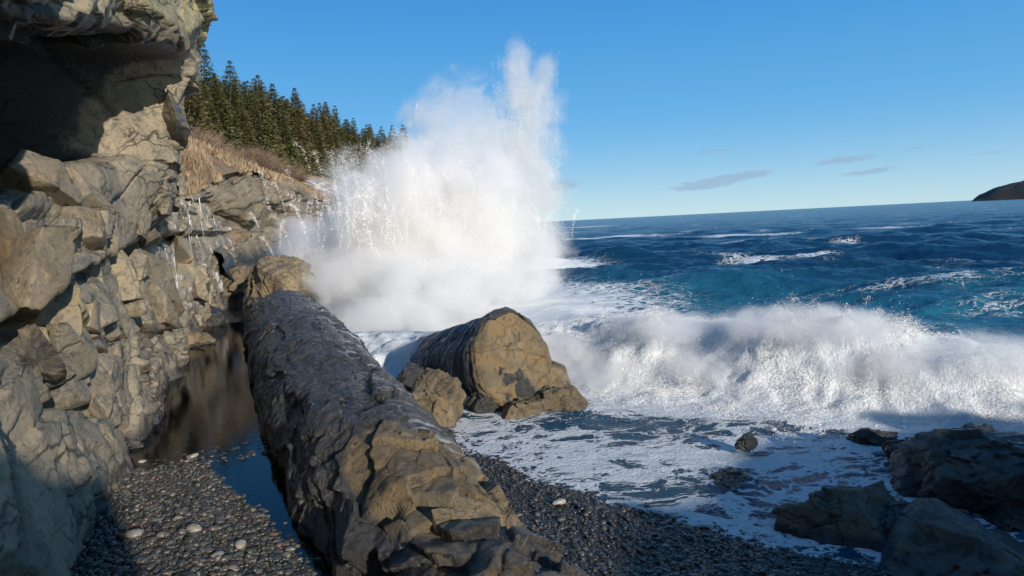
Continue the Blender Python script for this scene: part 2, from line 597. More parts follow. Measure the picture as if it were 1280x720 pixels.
def sea_z(x, y):
    """height, foam coverage, teal tint"""
    shp = x.shape
    off = signed_line(x, y, SHORE)                     # + out to sea
    r = np.hypot(x, y)
    q = np.stack([x, y, 0 * x], -1).reshape(-1, 3)
    wx = x + (perlin(q * .12, 1) * 2.2).reshape(shp); wy = y + (perlin(q * .12, 2) * 2.2).reshape(shp)
    h = np.zeros(shp)
    for lam, dx, dy, ph in _waves:
        k = 6.283 / lam
        fade = np.clip(lam / np.maximum(r * .018, .15) - 1, 0, 1)
        a = min(lam, 7) * .0062 * fade * np.clip(90 / np.maximum(r, 60), .25, 1.5) / 1.5
        c = np.cos(k * (wx * dx + wy * dy) + ph)
        h += a * (c + .25 * c * c)
    chop = (fbm(q * np.array([.55, .8, 1]), 4, 31, .55, ridged=True)).reshape(shp) * .16 * np.clip(60 / np.maximum(r, 20), 0, 1)
    amp = sst(off, 1.5, 16)
    z = h * amp * 1.25 + chop * (.25 + .75 * amp)
    z = z * (.18 + .82 * sst(off, .0, 5)) + .085 * (1 - amp) + .015
    w = signed_line(x, y, WAVE)                        # + seaward of the crest
    n1 = fbm(q * .45, 3, 41).reshape(shp)
    crest = (.92 + .35 * n1) * (.55 + .45 * sst(x, -1.5, 2)) * (1 - .45 * sst(x, 4.5, 9))
    w = w + n1 * .9
    prof = np.where(w < 0, np.exp(-(w / 1.15) ** 2), np.exp(-(w / 2.4) ** 2))
    lump = (np.abs(fbm(q * 1.5, 5, 51))).reshape(shp)
    z = z + prof * crest + np.exp(-((w + .6) / 1.4) ** 2) * (lump - .15) * .40
    # coverage of foam
    f_b = np.exp(-((w + 1.0) / 1.75) ** 4) * 1.15
    f_back = .80 * sst(w, -.3, .6) * sst(-w, -8.5, -1) * (.5 + .9 * n1) * (.4 + .6 * sst(x, -1, 6))
    f_sw = (.44 + .46 * fbm(q * np.array([.55, .95, 1]), 4, 61).reshape(shp)) * sst(-w, .2, 1.6)
    f_sw = f_sw + .22 * np.exp(-(off / .3) ** 2) * (off > -1)
    eddy = np.exp(-(((x - 1.35) / 1.25) ** 2 + ((y - 9.5) / .95) ** 2))
    f_sw = f_sw - .2 * eddy
    hole = np.exp(-(((x - 2.45) / .6) ** 2 + ((y - 7.1) / .55) ** 2))
    f_sw = f_sw + .12 * hole
    fo = np.maximum(np.maximum(f_b, f_back), f_sw)
    s, p = SP(x, y)
    far = sst(w, 2, 6)
    cap = fbm(q * np.array([.09, .19, 1]), 4, 71).reshape(shp)
    fo = np.maximum(fo, far * sst(cap, .12, .50) * .50)
    for (cx, cy, wx_, wy_, k) in [(33, 271, 11, 18, .95), (16, 99, 9, 4, 1.0), (29, 79, 6.5, 3.2, 1.1), (8, 160, 20, 8, .5), (15, 44, 6, 1.4, .42), (25, 30, 9, 1.2, .35), (14, 22, 7, 1.6, .45), (17, 17, 6, 2.0, .5)]:
        fo = np.maximum(fo, k * np.exp(-(((x - cx) / wx_) ** 2 + ((y - cy) / wy_) ** 2)) * (.8 + .7 * n1))
    base = np.exp(-(((x + 2.0) / 6.5) ** 2 + ((y - 23) / 7.5) ** 2)) + np.exp(-(((x - 1.5) / 4.5) ** 2 + ((y - 42) / 5) ** 2))
    fo = np.maximum(fo, np.clip(base * 1.1, 0, .95))
    teal = sst(w, -1, 1.5) * sst(-w, -24, -5) * 1.0 + .25 * np.exp(-((w - .3) / .7) ** 2)
    teal = np.clip(teal + base * .6 + .30 * sst(-w, 1, 2), 0, .9) * (.55 + .5 * n1)
    return z, np.clip(fo, 0, 1.1), np.clip(teal, 0, 1)


# sea: a fan of rings that coarsens with distance out to the horizon
rings = [3.2]
while rings[-1] < 26000:
    r_ = rings[-1]
    rings.append(r_ * (1 + (.0052 if r_ < 60 else .0085 if r_ < 300 else .02 if r_ < 2000 else .08)))
rings = np.array(rings)
azs = np.radians(np.linspace(-58, 100, 640))
RR, AA = np.meshgrid(rings, azs, indexing='ij')
X, Y = RR * np.sin(AA), RR * np.cos(AA)
Z, FO, TE = sea_z(X, Y)
Z = np.where(RR > 2500, 0.0, Z)
s_, p_ = SP(X, Y)
wall = np.interp(s_, CLIFF_S, CLIFF_P)
keep = ((p_ > 1.7) & (p_ > wall - 1.5)) | (s_ > 150)
F = grid_faces(*X.shape)
kf = keep.ravel()
F = F[kf[F].all(1)]
used = np.zeros(X.size, bool); used[F.ravel()] = True
remap = np.cumsum(used) - 1
V = np.stack([X, Y, Z], -1).reshape(-1, 3)[used]
F = remap[F][:, ::-1]
me = raw_mesh('sea', V, F, M_sea, {'foam': FO.ravel()[used], 'teal': TE.ravel()[used]})
tag(link('sea', me), 'dark blue sea with white foam running onto the shingle', None, None, 'structure')

# ground: the shingle, the floor of the channel and the sea bed in one sheet
gx = np.concatenate([np.linspace(-400, -34, 12), np.linspace(-30, -12.2, 60), np.linspace(-12, 9, 520), np.linspace(9.2, 40, 60), np.linspace(44, 600, 14)])
gy = np.concatenate([np.linspace(-60, -3, 30), np.linspace(-2.8, 2.9, 60), np.linspace(3, 19, 430), np.linspace(19.2, 40, 90), np.linspace(44, 900, 18)])
X, Y = np.meshgrid(gx, gy)
Z = ground_z(X, Y)
me = raw_mesh('beach', np.stack([X, Y, Z], -1).reshape(-1, 3), grid_faces(*X.shape), M_beach)
tag(link('beach', me), 'dark wet shingle beach and channel floor below the cliff', None, None, 'structure')

# the still pool lying in the channel
S_, P_ = np.meshgrid(np.linspace(3.2, 27, 120), np.linspace(-2.2, 1.9, 30))
me = raw_mesh('tide_pool', W(S_, P_, 0 * S_ + .25).reshape(-1, 3), grid_faces(*S_.shape)[:, ::-1], M_pool)
tag(link('tide_pool', me), 'still brown tide pool in the channel between the cliff and the stone log', None, None, 'structure')


# ------------------------------------------------------------------ the near cliff
def sheet(keys, ss, nt):
    """keys: list over t of (p(s), z(s)) arrays; smooth interpolation along t"""
    n = len(keys)
    Pk = np.array([k[0] for k in keys]); Zk = np.array([k[1] for k in keys])
    seg = np.sqrt(np.diff(Pk, axis=0) ** 2 + np.diff(Zk, axis=0) ** 2).mean(1) + .05
    tk = np.concatenate([[0], np.cumsum(seg)])
    tt = np.linspace(0, tk[-1], nt)
    Pn = np.empty((nt, len(ss))); Zn = np.empty((nt, len(ss)))
    for j in range(len(ss)):
        Pn[:, j] = np.interp(tt, tk, Pk[:, j]); Zn[:, j] = np.interp(tt, tk, Zk[:, j])
    ker = np.array([1, 3, 4, 3, 1.]); ker /= ker.sum()
    for A_ in (Pn, Zn):
        for _ in range(7):
            pad = np.pad(A_, ((2, 2), (0, 0)), 'edge')
            A_[:] = sum(ker[i] * pad[i:i + nt] for i in range(5))
    return Pn, Zn, tt, tk


ss = np.linspace(-7, 29, 1000)
I = lambda xs, ys: np.interp(ss, xs, ys)
pb = np.interp(ss, CLIFF_S, CLIFF_P)
zc = I([-7, 5, 10, 16, 24], [2.0, 2.2, 2.55, 2.9, 3.1])
zl = I([-7, 5, 8, 11.5, 12.6, 14, 17, 22, 29], [3.1, 3.4, 3.65, 4.05, 4.3, 4.6, 4.2, 4.0, 3.8])
pl = I([-7, 5, 8, 11, 13.1, 14.4, 15.4, 17, 20, 24, 29], [-2.2, -1.85, -1.75, -1.6, -1.35, -.6, -.2, -.75, -.9, -.6, .3])
cd = I([-7, 3.6, 4.6, 12.6, 13.5, 14.4, 29], [.3, .4, 4.6, 4.6, 2.4, .12, .12])
zr = I([-7, 3, 5, 9, 11, 12, 14, 15.5, 18, 22, 29], [4.5, 4.5, 4.65, 5.5, 5.95, 6.2, 6.4, 6.4, 5.6, 5.0, 4.6])
pr = I([-7, 5, 9, 11, 12.5, 14, 15, 16, 18, 20, 24, 29], [-1.6, -1.35, -1.25, -.95, -.4, .12, .32, .15, -2.4, -2.6, -2.0, -1.0])
hi = I([-7, 14, 15.5, 18, 22, 29], [1, 1, 1, .35, .25, .2])
keys = [(pb + .15, 0 * ss - .6), (pb, 0 * ss + .25), (pb - .12, 0 * ss + 1.2), (pb - .3, zc - .12), (pb - .62, zc - .02), (pb - .6, zc + .1), (pb - .2, zc + .16),
        (.5 * (pb - .3 + pl), .5 * (zc + zl)), (pl, zl - .08), (pl - .25, zl - .02), (pl - .6 * cd, zl - .06 * cd), (pl - cd, zl + .3 - .12 * cd), (pr - cd, zr - .25), (pr - .55 * cd, zr - .08), (pr - .12, zr - .03),
        (pr + .05, zr + .12), (pr + .12, zr + .9 * hi + .1), (pr + .05, zr + 2.2 * hi + .2), (pr - .5, zr + 4 * hi + .3), (pr - 3, zr + 5 * hi + .5), (pr - 12, zr + 6 * hi + 1)]
Pn, Zn, tt, tk = sheet(keys, ss, 640)
Sg = np.tile(ss, (640, 1))
G = W(Sg, Pn, Zn)
N = grid_normals(G)
for ax_ in (0, 1):
    for _ in range(14):
        N = (np.roll(N, 3, ax_) + np.roll(N, -3, ax_) + N) / 3 if 0 else .5 * N + .25 * np.take(N, np.clip(np.arange(N.shape[ax_]) + 3, 0, N.shape[ax_] - 1), ax_) + .25 * np.take(N, np.clip(np.arange(N.shape[ax_]) - 3, 0, None), ax_)
N /= np.linalg.norm(N, axis=2, keepdims=True) + 1e-9
q = np.stack([Sg, Pn, Zn], -1).reshape(-1, 3)
warp = np.stack([fbm(q * .5, 3, 101), fbm(q * .5, 3, 102), fbm(q * .5, 3, 103)], 1) * .28
qq = q + warp
b1, r1 = blocks(qq * np.array([.26, .62, .62]), 110, .15, .20, .20, .035)
b2, r2 = blocks(qq * np.array([.8, 1.3, 1.4]), 111, .08, .17, .05, .03)
b3, r3 = blocks(qq * np.array([2.6, 3.6, 3.8]), 112, .022, .05, .012, .05)
tl_idx = np.interp(tk[7], tt, np.arange(640))
# the smooth leaning slab under the cave is calmer than the rest
T = np.tile(tt[:, None], (1, len(ss)))
slab = sst(T, tk[5], tk[6]) * (1 - sst(T, tk[8], tk[9])) * sst(-Sg, -9.5, -7) 
calm = (1 - .82 * slab).ravel()
fold = fbm(qq * np.array([1.6, 1.6, .45]), 5, 120, .55, True)       # steep flutes near the foot
foot = (1 - sst(T, tk[3] * .8, tk[4])).ravel()
endc = 1 - .92 * (sst(Sg, 12.0, 12.6) * (1 - sst(Sg, 14.4, 15.0)) * sst(T, tk[6], tk[7]) * (1 - sst(T, tk[14], tk[15]))).ravel()
b2 = b2 * endc; b3 = b3 * endc; b1 = b1 * (.5 + .5 * endc)
und = (1 - .8 * sst(T, tk[2] * .5 + tk[3] * .5, tk[3]) * (1 - sst(T, tk[6], .5 * tk[6] + .5 * tk[7]))).ravel()
endc = endc * und; b2 = b2 * und; b3 = b3 * und; b1 = b1 * und
disp = (b1 * (1 - .35 * foot) * (.35 + .65 * calm) + b2 * calm + b3 * calm + fbm(q * 1.2, 4, 121) * .04 * calm + fbm(q * 7, 5, 122) * .012 + fold * .02 * foot)
top = sst(T, tk[14], tk[16]).ravel()
disp += top * (fbm(q * 2.2, 5, 124, .6) * .12 + fbm(q * 9, 4, 125, .65) * .035)
G2 = G + N * disp.reshape(640, -1, 1)
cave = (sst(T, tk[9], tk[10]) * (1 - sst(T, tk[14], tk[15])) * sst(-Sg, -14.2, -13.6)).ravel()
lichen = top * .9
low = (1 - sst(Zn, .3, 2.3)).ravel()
wet = np.clip(1.1 * cave + .18 * foot * (fbm(q * np.array([.5, 1, 1]), 3, 130) + .3) + .5 * np.exp(-((q[:, 2] - .3) / .25) ** 2) + .5 * sst(q[:, 0], 19, 24) * (fbm(q * .8, 3, 131) + .35), 0, 1)  # cave term is shade painted into the colour; the other terms are damp
stain = np.clip(slab.ravel() * 1.1, 0, 1)
F = grid_faces(640, len(ss))
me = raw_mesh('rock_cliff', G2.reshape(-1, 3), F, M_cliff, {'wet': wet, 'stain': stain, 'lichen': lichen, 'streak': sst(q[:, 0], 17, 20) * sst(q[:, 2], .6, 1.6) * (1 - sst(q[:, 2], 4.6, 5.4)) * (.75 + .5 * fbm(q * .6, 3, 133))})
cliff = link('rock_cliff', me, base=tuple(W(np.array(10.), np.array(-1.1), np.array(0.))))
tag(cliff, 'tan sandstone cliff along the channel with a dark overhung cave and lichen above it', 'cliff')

def cliff_p(s, z):
    j = int(np.clip(np.searchsorted(ss, s), 0, len(ss) - 1))
    col = G2[:, j]
    kmax = int(np.interp(tk[8] if s < 13.2 and z < 4 else tk[16], tt, np.arange(640)))
    i = int(np.argmin(np.abs(col[:kmax, 2] - z)))
    return SP(col[i, 0], col[i, 1])[1]


# angular slabs standing out of the wall, bedded along it
def cliff_slab(s, z, size, seed, lean, wetv):
    V, F = ico(5)
    rs_ = np.random.RandomState(seed)
    P = V * 1.35
    for i in range(6):                                   # a box of six skewed faces, then chipped corners
        n = np.zeros(3); n[i // 2] = 1 if i % 2 else -1
        n = n + rs_.normal(0, .22, 3); n /= np.linalg.norm(n)
        P = P - np.maximum(0, P @ n - rs_.uniform(.62, .8))[:, None] * n * .985
    for i in range(7):
        n = rs_.normal(size=3); n /= np.linalg.norm(n)
        P = P - np.maximum(0, P @ n - rs_.uniform(.78, .95))[:, None] * n * .97
    P = P * np.array(size)                               # along, out, up
    P = P @ np.array(Matrix.Rotation(lean[0], 3, 'Y') @ Matrix.Rotation(lean[1], 3, 'X') @ Matrix.Rotation(lean[2], 3, 'Z')).T
    q_ = P * 1.0 + seed * 2.3
    nr = P / (np.linalg.norm(P, axis=1)[:, None] + 1e-6)
    d_, _ = blocks(q_ * 2.2, seed, .012, .05, .02, .03)
    P = P + nr * (d_ + fbm(q_ * 3, 5, seed) * .02 + fbm(q_ * 11, 4, seed + 1) * .006)[:, None]
    p = cliff_p(s, z)
    Wd = W(P[:, 0] + s, P[:, 1] + p - size[1] * .62 - (.28 if z < 1.3 else 0), P[:, 2] + z)
    me = raw_mesh('slab', Wd, F, M_cliff, {'wet': np.full(len(Wd), wetv), 'stain': np.full(len(Wd), rs_.rand() * .5), 'lichen': np.full(len(Wd), .25 if z > 5 else 0), 'streak': np.zeros(len(Wd))})
    o = link('slab', me, cliff)
    o.matrix_parent_inverse = cliff.matrix_basis.inverted()
    return o


rsb = np.random.RandomState(2024)
for i in range(64):
    s_i = rsb.uniform(3.5, 25); z_i = rsb.uniform(.3, 3.0) if rsb.rand() < .7 or s_i < 13.8 else rsb.uniform(3.0, 5.6)
    k_ = rsb.uniform(.35, 1.0) * (.75 + s_i / 30) * (.5 if z_i > 3 else 1)
    cliff_slab(s_i, z_i, (k_ * rsb.uniform(1.0, 2.0), k_ * rsb.uniform(.28, .5), k_ * rsb.uniform(.4, .75)), 3000 + i * 7, (rsb.normal(.16, .12), rsb.normal(.1, .14), rsb.normal(-.12, .14)), .55 if rsb.rand() < .22 else .0)

for j_, (s_i, z_i, sz_) in enumerate([(11.5, 3.55, (1.0, .5, .42)), (10.4, 3.75, (.8, .45, .3)), (12.3, 3.2, (.8, .5, .5)), (10.9, 3.1, (.9, .4, .35)), (8.2, 2.0, (1.2, .45, .6)), (6.3, 1.2, (1.1, .4, .7))]):
    cliff_slab(s_i, z_i, sz_, 5000 + j_ * 9, (.3, .1, -.15), 0.0)

# frozen seeps hanging on the cliff
def icicles(name, s0, s1, z1, length, pfun, n, seed):
    rs = np.random.RandomState(seed)
    Vs, Fs, o = [], [], 0
    for i in range(n):
        s = rs.uniform(s0, s1); L = length * rs.uniform(.2, 1.0); zt = z1 + rs.uniform(-.9, .6); r = rs.uniform(.010, .028)
        p = pfun(s, zt - .3) - rs.uniform(.03, .10)
        k = np.linspace(0, 1, 9)
        rad = r * (1 - k) ** .7 * (1 + .3 * np.sin(k * 20 + rs.rand() * 6)) + .004
        a = np.linspace(0, 6.283, 8)[:-1]
        sx = s + rad[:, None] * np.cos(a) * 1.3 + (k * rs.uniform(-.1, .1))[:, None]
        pp = p + rad[:, None] * np.sin(a) + (k * rs.uniform(.0, .10))[:, None]
        me = raw_mesh(name, W(sx, pp, np.tile((zt - k * L)[:, None], (1, 7))).reshape(-1, 3), grid_faces(9, 7, True), M_ice)
        link(name, me, cliff).matrix_parent_inverse = cliff.matrix_basis.inverted()


icicles('icicle', 21, 27.5, 4.2, 1.0, cliff_p, 36, 5)
icicles('icicle', 19, 23, 2.4, .4, cliff_p, 14, 6)

# ------------------------------------------------------------------ far headland: cliff, grass slope, hill
cs = np.linspace(26, 150, 420)
cp = np.interp(cs, CLIFF_S, CLIFF_P)
ker = np.ones(25) / 25
cp = np.convolve(np.pad(cp, 12, 'edge'), ker, 'valid')
tan = np.stack([np.gradient(cs), np.gradient(cp)], 1); tan /= np.linalg.norm(tan, axis=1)[:, None]
nin = np.stack([tan[:, 1], -tan[:, 0]], 1)                     # inland, in (s,p)
ztop = np.interp(cs, [26, 32, 36, 46, 60, 90, 130, 150], [4.6, 5.9, 6.5, 6.0, 5.8, 5.4, 4.5, 1])
prof = [(-1.2, -1.5), (-.2, 0.0), (.0, .18), (.35, .5), (1.0, .52), (.7, .75), (.9, .95), (1.6, 1.0), (4.0, 1.06), (6, 1.09)]
pw = np.interp(np.linspace(0, 1, 190), np.linspace(0, 1, len(prof)), [a for a, b in prof])
pz = np.interp(np.linspace(0, 1, 190), np.linspace(0, 1, len(prof)), [b for a, b in prof])
Sg = cs[None] + nin[None, :, 0] * pw[:, None]; Pg = cp[None] + nin[None, :, 1] * pw[:, None]
Zg = np.where(pz[:, None] < 0, pz[:, None], ztop[None] * pz[:, None])
G = W(Sg, Pg, Zg)
N = grid_normals(G)
q = np.stack([Sg, Pg, Zg], -1).reshape(-1, 3)
warp = np.stack([fbm(q * .3, 3, 201), fbm(q * .3, 3, 202), fbm(q * .3, 3, 203)], 1) * .7
b1, _ = blocks((q + warp * .5) * np.array([.13, .3, .5]), 210, .35, .38, .3, .035)
b2, _ = blocks((q + warp * .5) * np.array([.4, .8, 1.9]), 211, .12, .15, .08, .05)
fd = (sst(pz, 0, .2) * (1 - .8 * sst(pz, 1.0, 1.05)))[:, None].repeat(len(cs), 1).ravel()
G2h = G + N * ((b1 + b2 + fbm(q * .7, 5, 212) * .12) * fd).reshape(190, -1, 1)
wet = np.clip(.75 * np.exp(-((q[:, 2] - 1.2) / 1.3) ** 2) + .1 + .25 * fbm(q * .2, 3, 213), 0, 1)
me = raw_mesh('headland_cliff', G2h.reshape(-1, 3), grid_faces(190, len(cs)), M_cliff, {'wet': wet, 'stain': 0 * wet + .5, 'lichen': 0 * wet})
tag(link('headland_cliff', me, base=tuple(W(np.array(34.), np.array(2.), np.array(0.)))), 'low layered rock cliff below the dry grass bank, half behind the spray', 'cliff')


def hill_mat():
    m, t, b = new_mat('dry_grass_and_snow')
    P = t.pos()
    n = t.noise(P, 1.3, 6, .7)
    g = t.mix(t.ss(t.noise(P, .35, 5, .6), .35, .65), (.40, .29, .16), (.42, .27, .18))
    g = t.mix(t.ss(n, .45, .7), g, (.20, .16, .085))
    sn = t.ss(t.noise(P, .55, 6, .65), .48, .56)
    g = t.mix(t.m('MULTIPLY', sn, t.attr('snow')), g, (.78, .76, .76))
    t.put(b.inputs['Base Color'], g)
    b.inputs['Roughness'].default_value = .95
    t.put(b.inputs['Normal'], t.bump(t.noise(P, 3, 8, .75), 1.0, .4))
    return m


hw = np.concatenate([np.linspace(1.2, 16, 50), np.linspace(17, 120, 60)])


def hill_z(w, zt, i=0):
    return zt * 1.0 + np.interp(w, [0, 1.2, 4, 12, 20, 60, 120], [-.3, -.1, 1.2, 4.6, 7.8, 21.5, 28]) * np.interp(zt, [1, 4.5, 6, 7], [.35, 1.0, 1.08, 1.0])


Sg = cs[None] + nin[None, :, 0] * hw[:, None]; Pg = cp[None] + nin[None, :, 1] * hw[:, None]
Zg = hill_z(hw[:, None], ztop[None] + 0 * hw[:, None])
q = np.stack([Sg, Pg, 0 * Sg], -1).reshape(-1, 3)
Zg = Zg + (fbm(q * .12, 4, 220) * .9 + fbm(q * .6, 4, 221) * .25).reshape(Zg.shape) * sst(hw, 1.5, 5)[:, None]
snow = np.repeat((sst(hw, 2, 3.5) * (1 - sst(hw, 9, 13)))[:, None], len(cs), 1).ravel()
me = raw_mesh('hillside', W(Sg, Pg, Zg).reshape(-1, 3), grid_faces(*Sg.shape)[:, ::-1], hill_mat(), {'snow': snow})
tag(link('hillside', me), 'dry grass bank with snow patches rising to the spruce wood', None, None, 'structure')

# dry grass over the bank
rs = np.random.RandomState(61)
n = 60000
si = rs.uniform(26.5, 70, n); w_ = rs.uniform(1.0, 13.5, n)
jn = np.clip(np.searchsorted(cs, si), 0, len(cs) - 1)
sS = cs[jn] + nin[jn, 0] * w_; pS = cp[jn] + nin[jn, 1] * w_
qv = np.stack([sS, pS, 0 * sS], 1)
zS = hill_z(w_, ztop[jn]) + (fbm(qv * .12, 4, 220) * .9 + fbm(qv * .6, 4, 221) * .25) * sst(w_, 1.5, 5)
k = fbm(qv * .5, 4, 230) + .1 * rs.rand(n) > .02
Cn = W(sS, pS, zS)[k]; n = len(Cn)
tip = rs.normal(0, .16, (n, 3)); tip[:, 2] = rs.uniform(.15, .5, n)
sd = rs.normal(size=(n, 3)) * np.array([.05, .05, .01])
V = np.stack([Cn - sd - np.array([0, 0, .05]), Cn + sd - np.array([0, 0, .05]), Cn + tip], 1).reshape(-1, 3)
me = raw_mesh('dry_grass', V, np.arange(n * 3).reshape(-1, 3), plain_mat('dry_grass_blades', (.27, .20, .125), .9, .5, .6), smooth=False)
tag(link('dry_grass', me), 'dry tan grass tufts on the bank above the far cliff', 'grass', None, 'stuff')

# ------------------------------------------------------------------ spruces
def spruce_mesh(seed, hgt=9.0, n=4800, sparse=0.0):
    rs = np.random.RandomState(seed)
    Vs, o = [], 0
    k = rs.rand(n) ** .72                                         # 0 top .. 1 bottom, more near the bottom
    tiers = 17 + seed % 4
    kz = (np.floor(k * tiers) + rs.rand(n) ** 2 * .75) / tiers
    ang = rs.rand(n) * 6.283
    lob = 1 + .28 * np.sin(ang * 3 + kz * 9 + seed) + .18 * np.sin(ang * 7 + kz * 23)
    R0 = (.015 + .25 * kz ** .8) * hgt * lob * rs.uniform(.75, 1.08, n)
    rr = R0 * np.sqrt(rs.uniform(.06, 1, n))
    z = hgt * (1 - kz * .93) - rr * .33 + rs.normal(0, .05, n)
    base = np.stack([rr * np.cos(ang), rr * np.sin(ang), z], 1)
    L = rs.uniform(.22, .5, n)[:, None] * (.4 + .7 * kz[:, None])
    out = np.stack([np.cos(ang), np.sin(ang), -.25 + .35 * (1 - kz) + rs.normal(0, .25, n)], 1)
    side = np.stack([-np.sin(ang), np.cos(ang), rs.normal(0, .5, n)], 1) * L * .36
    a = base - side * .8; b = base + side * .8; c = base + out * L
    d = base - out * L * .4
    V = np.stack([a, d, b, c], 1).reshape(-1, 3)
    F = np.arange(n * 4).reshape(-1, 4)
    return V, F


def trunk_mesh(hgt, r):
    k = np.linspace(0, 1, 7); a = np.linspace(0, 6.283, 8)[:-1]
    rad = r * (1 - k) ** .8 + .01
    V = np.stack([rad[:, None] * np.cos(a), rad[:, None] * np.sin(a), np.tile((k * hgt - .5)[:, None], (1, 7))], -1).reshape(-1, 3)
    return V, grid_faces(7, 7, True)


protos = []
for i in range(6):
    hg = [9, 8, 10.5, 7, 9.5, 8.5][i]
    V, F = spruce_mesh(300 + i, hg)
    crown = raw_mesh('crown', V, F, M_needle2 if i in (1, 4) else M_needle, smooth=False)
    V, F = trunk_mesh(hg, .16)
    protos.append((crown, raw_mesh('trunk', V, F, M_bark), hg))


def hill_at(si, w):
    j = int(np.clip(np.searchsorted(cs, si), 0, len(cs) - 1))
    s = cs[j] + nin[j, 0] * w; p = cp[j] + nin[j, 1] * w
    qv = np.array([[s, p, 0.]])
    z = float(hill_z(np.array(w), ztop[j]) + (fbm(qv * .12, 4, 220)[0] * .9 + fbm(qv * .6, 4, 221)[0] * .25))
    X_ = W(np.array(s), np.array(p), np.array(z))
    return X_


def put_tree(name, loc, proto, sc, label, group, rz, cat='tree'):
    e = bpy.data.objects.new(name, None)
    C.objects.link(e)
    e.location = loc; e.scale = (sc, sc, sc); e.rotation_euler = (.05 * math.sin(rz * 7), .05 * math.cos(rz * 5), rz)
    e.empty_display_size = .3
    tag(e, label, cat, group)
    for nm, me in (('trunk', proto[1]), ('crown', proto[0])):
        c = bpy.data.objects.new(nm, me)
        C.objects.link(c)
        c.parent = e
    return e


def to_px(P):
    v = _MW.T @ (np.array(P) - np.array([0, 0, H]))
    return 640 + 834 * v[0] / -v[2], 360 - 834 * v[1] / -v[2]


rs = np.random.RandomState(77)
spots = []
tries = 0
while len(spots) < 298 and tries < 18000:
    tries += 1
    si = rs.uniform(28, 142)
    w = 12.5 + 44 * rs.rand() ** 1.4
    loc = hill_at(si, w)
    px, py = to_px(loc)
    if px < 235 or px > 585 or loc[1] < 20:
        continue
    if any((loc[0] - o[0]) ** 2 + (loc[1] - o[1]) ** 2 < 1.35 ** 2 for o in spots):
        continue
    spots.append(loc)
spots.sort(key=lambda l: np.hypot(l[0], l[1]))
for i, loc in enumerate(spots):
    pr_ = protos[rs.randint(6)]
    olive = pr_ is protos[1] or pr_ is protos[4]
    put_tree('spruce_tree', tuple(loc - np.array([0, 0, .15])), pr_, rs.uniform(.62, 1.2),
             'olive tinged spruce standing among the dark spruces of the hillside wood' if olive else 'dark green spruce standing in the dense hillside wood above the cliff',
             'olive spruces of the hillside wood' if olive else 'dark spruces of the hillside wood', rs.rand() * 6.28)


def shrub_mesh(seed):
    rs = np.random.RandomState(seed)
    n = 800
    a = rs.rand(n) * 6.283; el = np.abs(rs.normal(.9, .35, n)); L = rs.uniform(.8, 2.6, n)
    d = np.stack([np.cos(a) * np.cos(el), np.sin(a) * np.cos(el), np.sin(el)], 1)
    st = d * (L * rs.uniform(0, .5, n))[:, None] + rs.normal(0, .12, (n, 3))
    d2 = d + rs.normal(0, .25, (n, 3))
    en = st + d2 * (L * .55)[:, None]
    sd = np.cross(d2, rs.normal(size=(n, 3))); sd /= np.linalg.norm(sd, axis=1)[:, None]
    w = rs.uniform(.012, .03, n)[:, None]
    V = np.stack([st - sd * w, st + sd * w, en], 1).reshape(-1, 3)
    V[:, 2] = np.maximum(V[:, 2], -.2)
    return V, np.arange(n * 3).reshape(-1, 3)


smesh = [raw_mesh('bare_shrub', *shrub_mesh(400 + i), M_twig, smooth=False) for i in range(3)]
n_s = 0
while n_s < 46:
    si = rs.uniform(30, 80); w = rs.uniform(9.0, 13.5)
    loc = hill_at(si, w)
    px, py = to_px(loc)
    if px < 240 or px > 470:
        continue
    o = bpy.data.objects.new('bare_shrub', smesh[n_s % 3])
    C.objects.link(o)
    o.location = tuple(loc); sc = rs.uniform(.5, 1.0); o.scale = (sc * 1.2, sc * 1.2, sc); o.rotation_euler = (0, 0, rs.rand() * 6.28)
    tag(o, 'leafless reddish shrub at the lower edge of the hillside spruce wood', 'shrub', 'bare shrubs along the edge of the wood')
    n_s += 1

# unseen rock added behind the camera, its top shaped so the shadow lies over the beach, the near rocks and the foot of the breaker
hd = np.array([math.sin(SUN_AZ), math.cos(SUN_AZ)]); pd = np.array([-hd[1], hd[0]])
cc = np.linspace(-3, 14, 420)
c_p = pd @ np.array([-2.5, 4.0]); c_m = pd @ np.array([-.4, 6.4])  # rock pillar stands in for the photographer's shadow; main block shades the beach
tp = np.interp(cc, [c_p - 3, c_p - 2, c_p - 1.6, c_p - 1.2, c_p - .5, c_p, c_p + .25, c_p + .7, c_m - 1.0, c_m - .3, c_m + .1, c_m + 1.5, c_m + 2.7, c_m + 4.0, c_m + 6, c_m + 8.5, c_m + 10.8],
               [1.0, 3.6, 6.0, 6.3, 6.3, 6.0, 4.8, 2.4, 2.2, 3.0, 4.3, 4.55, 4.45, 4.55, 4.5, 4.2, 2.5])
tp = tp + fbm(np.stack([cc * .9, 0 * cc, 0 * cc], 1), 4, 812, .6) * .55 * sst(cc, c_m, c_m + .8)
pr_a = [(-.9, -1.2), (-.4, .0), (-.1, .4), (.1, .8), (.4, .97), (1.2, 1.0), (3.0, .9), (5.0, .5), (6.0, -.8)]
ka = np.interp(np.linspace(0, 1, 120), np.linspace(0, 1, 9), [a for a, b in pr_a]); kz = np.interp(np.linspace(0, 1, 120), np.linspace(0, 1, 9), [b for a, b in pr_a])
Aa = 10 + ka[:, None] + 0 * cc[None]; Zz = np.where(kz[:, None] < 0, kz[:, None], kz[:, None] * tp[None])
G = np.stack([hd[0] * Aa + pd[0] * cc[None], hd[1] * Aa + pd[1] * cc[None], Zz], -1)
q = G.reshape(-1, 3)
b1, _ = blocks(q * .8, 810, .12, .25, .06, .06)
G = G + (b1 + fbm(q * 1.1, 5, 811) * .16).reshape(G.shape[:2] + (1,)) * np.array([-hd[0], -hd[1], .5])
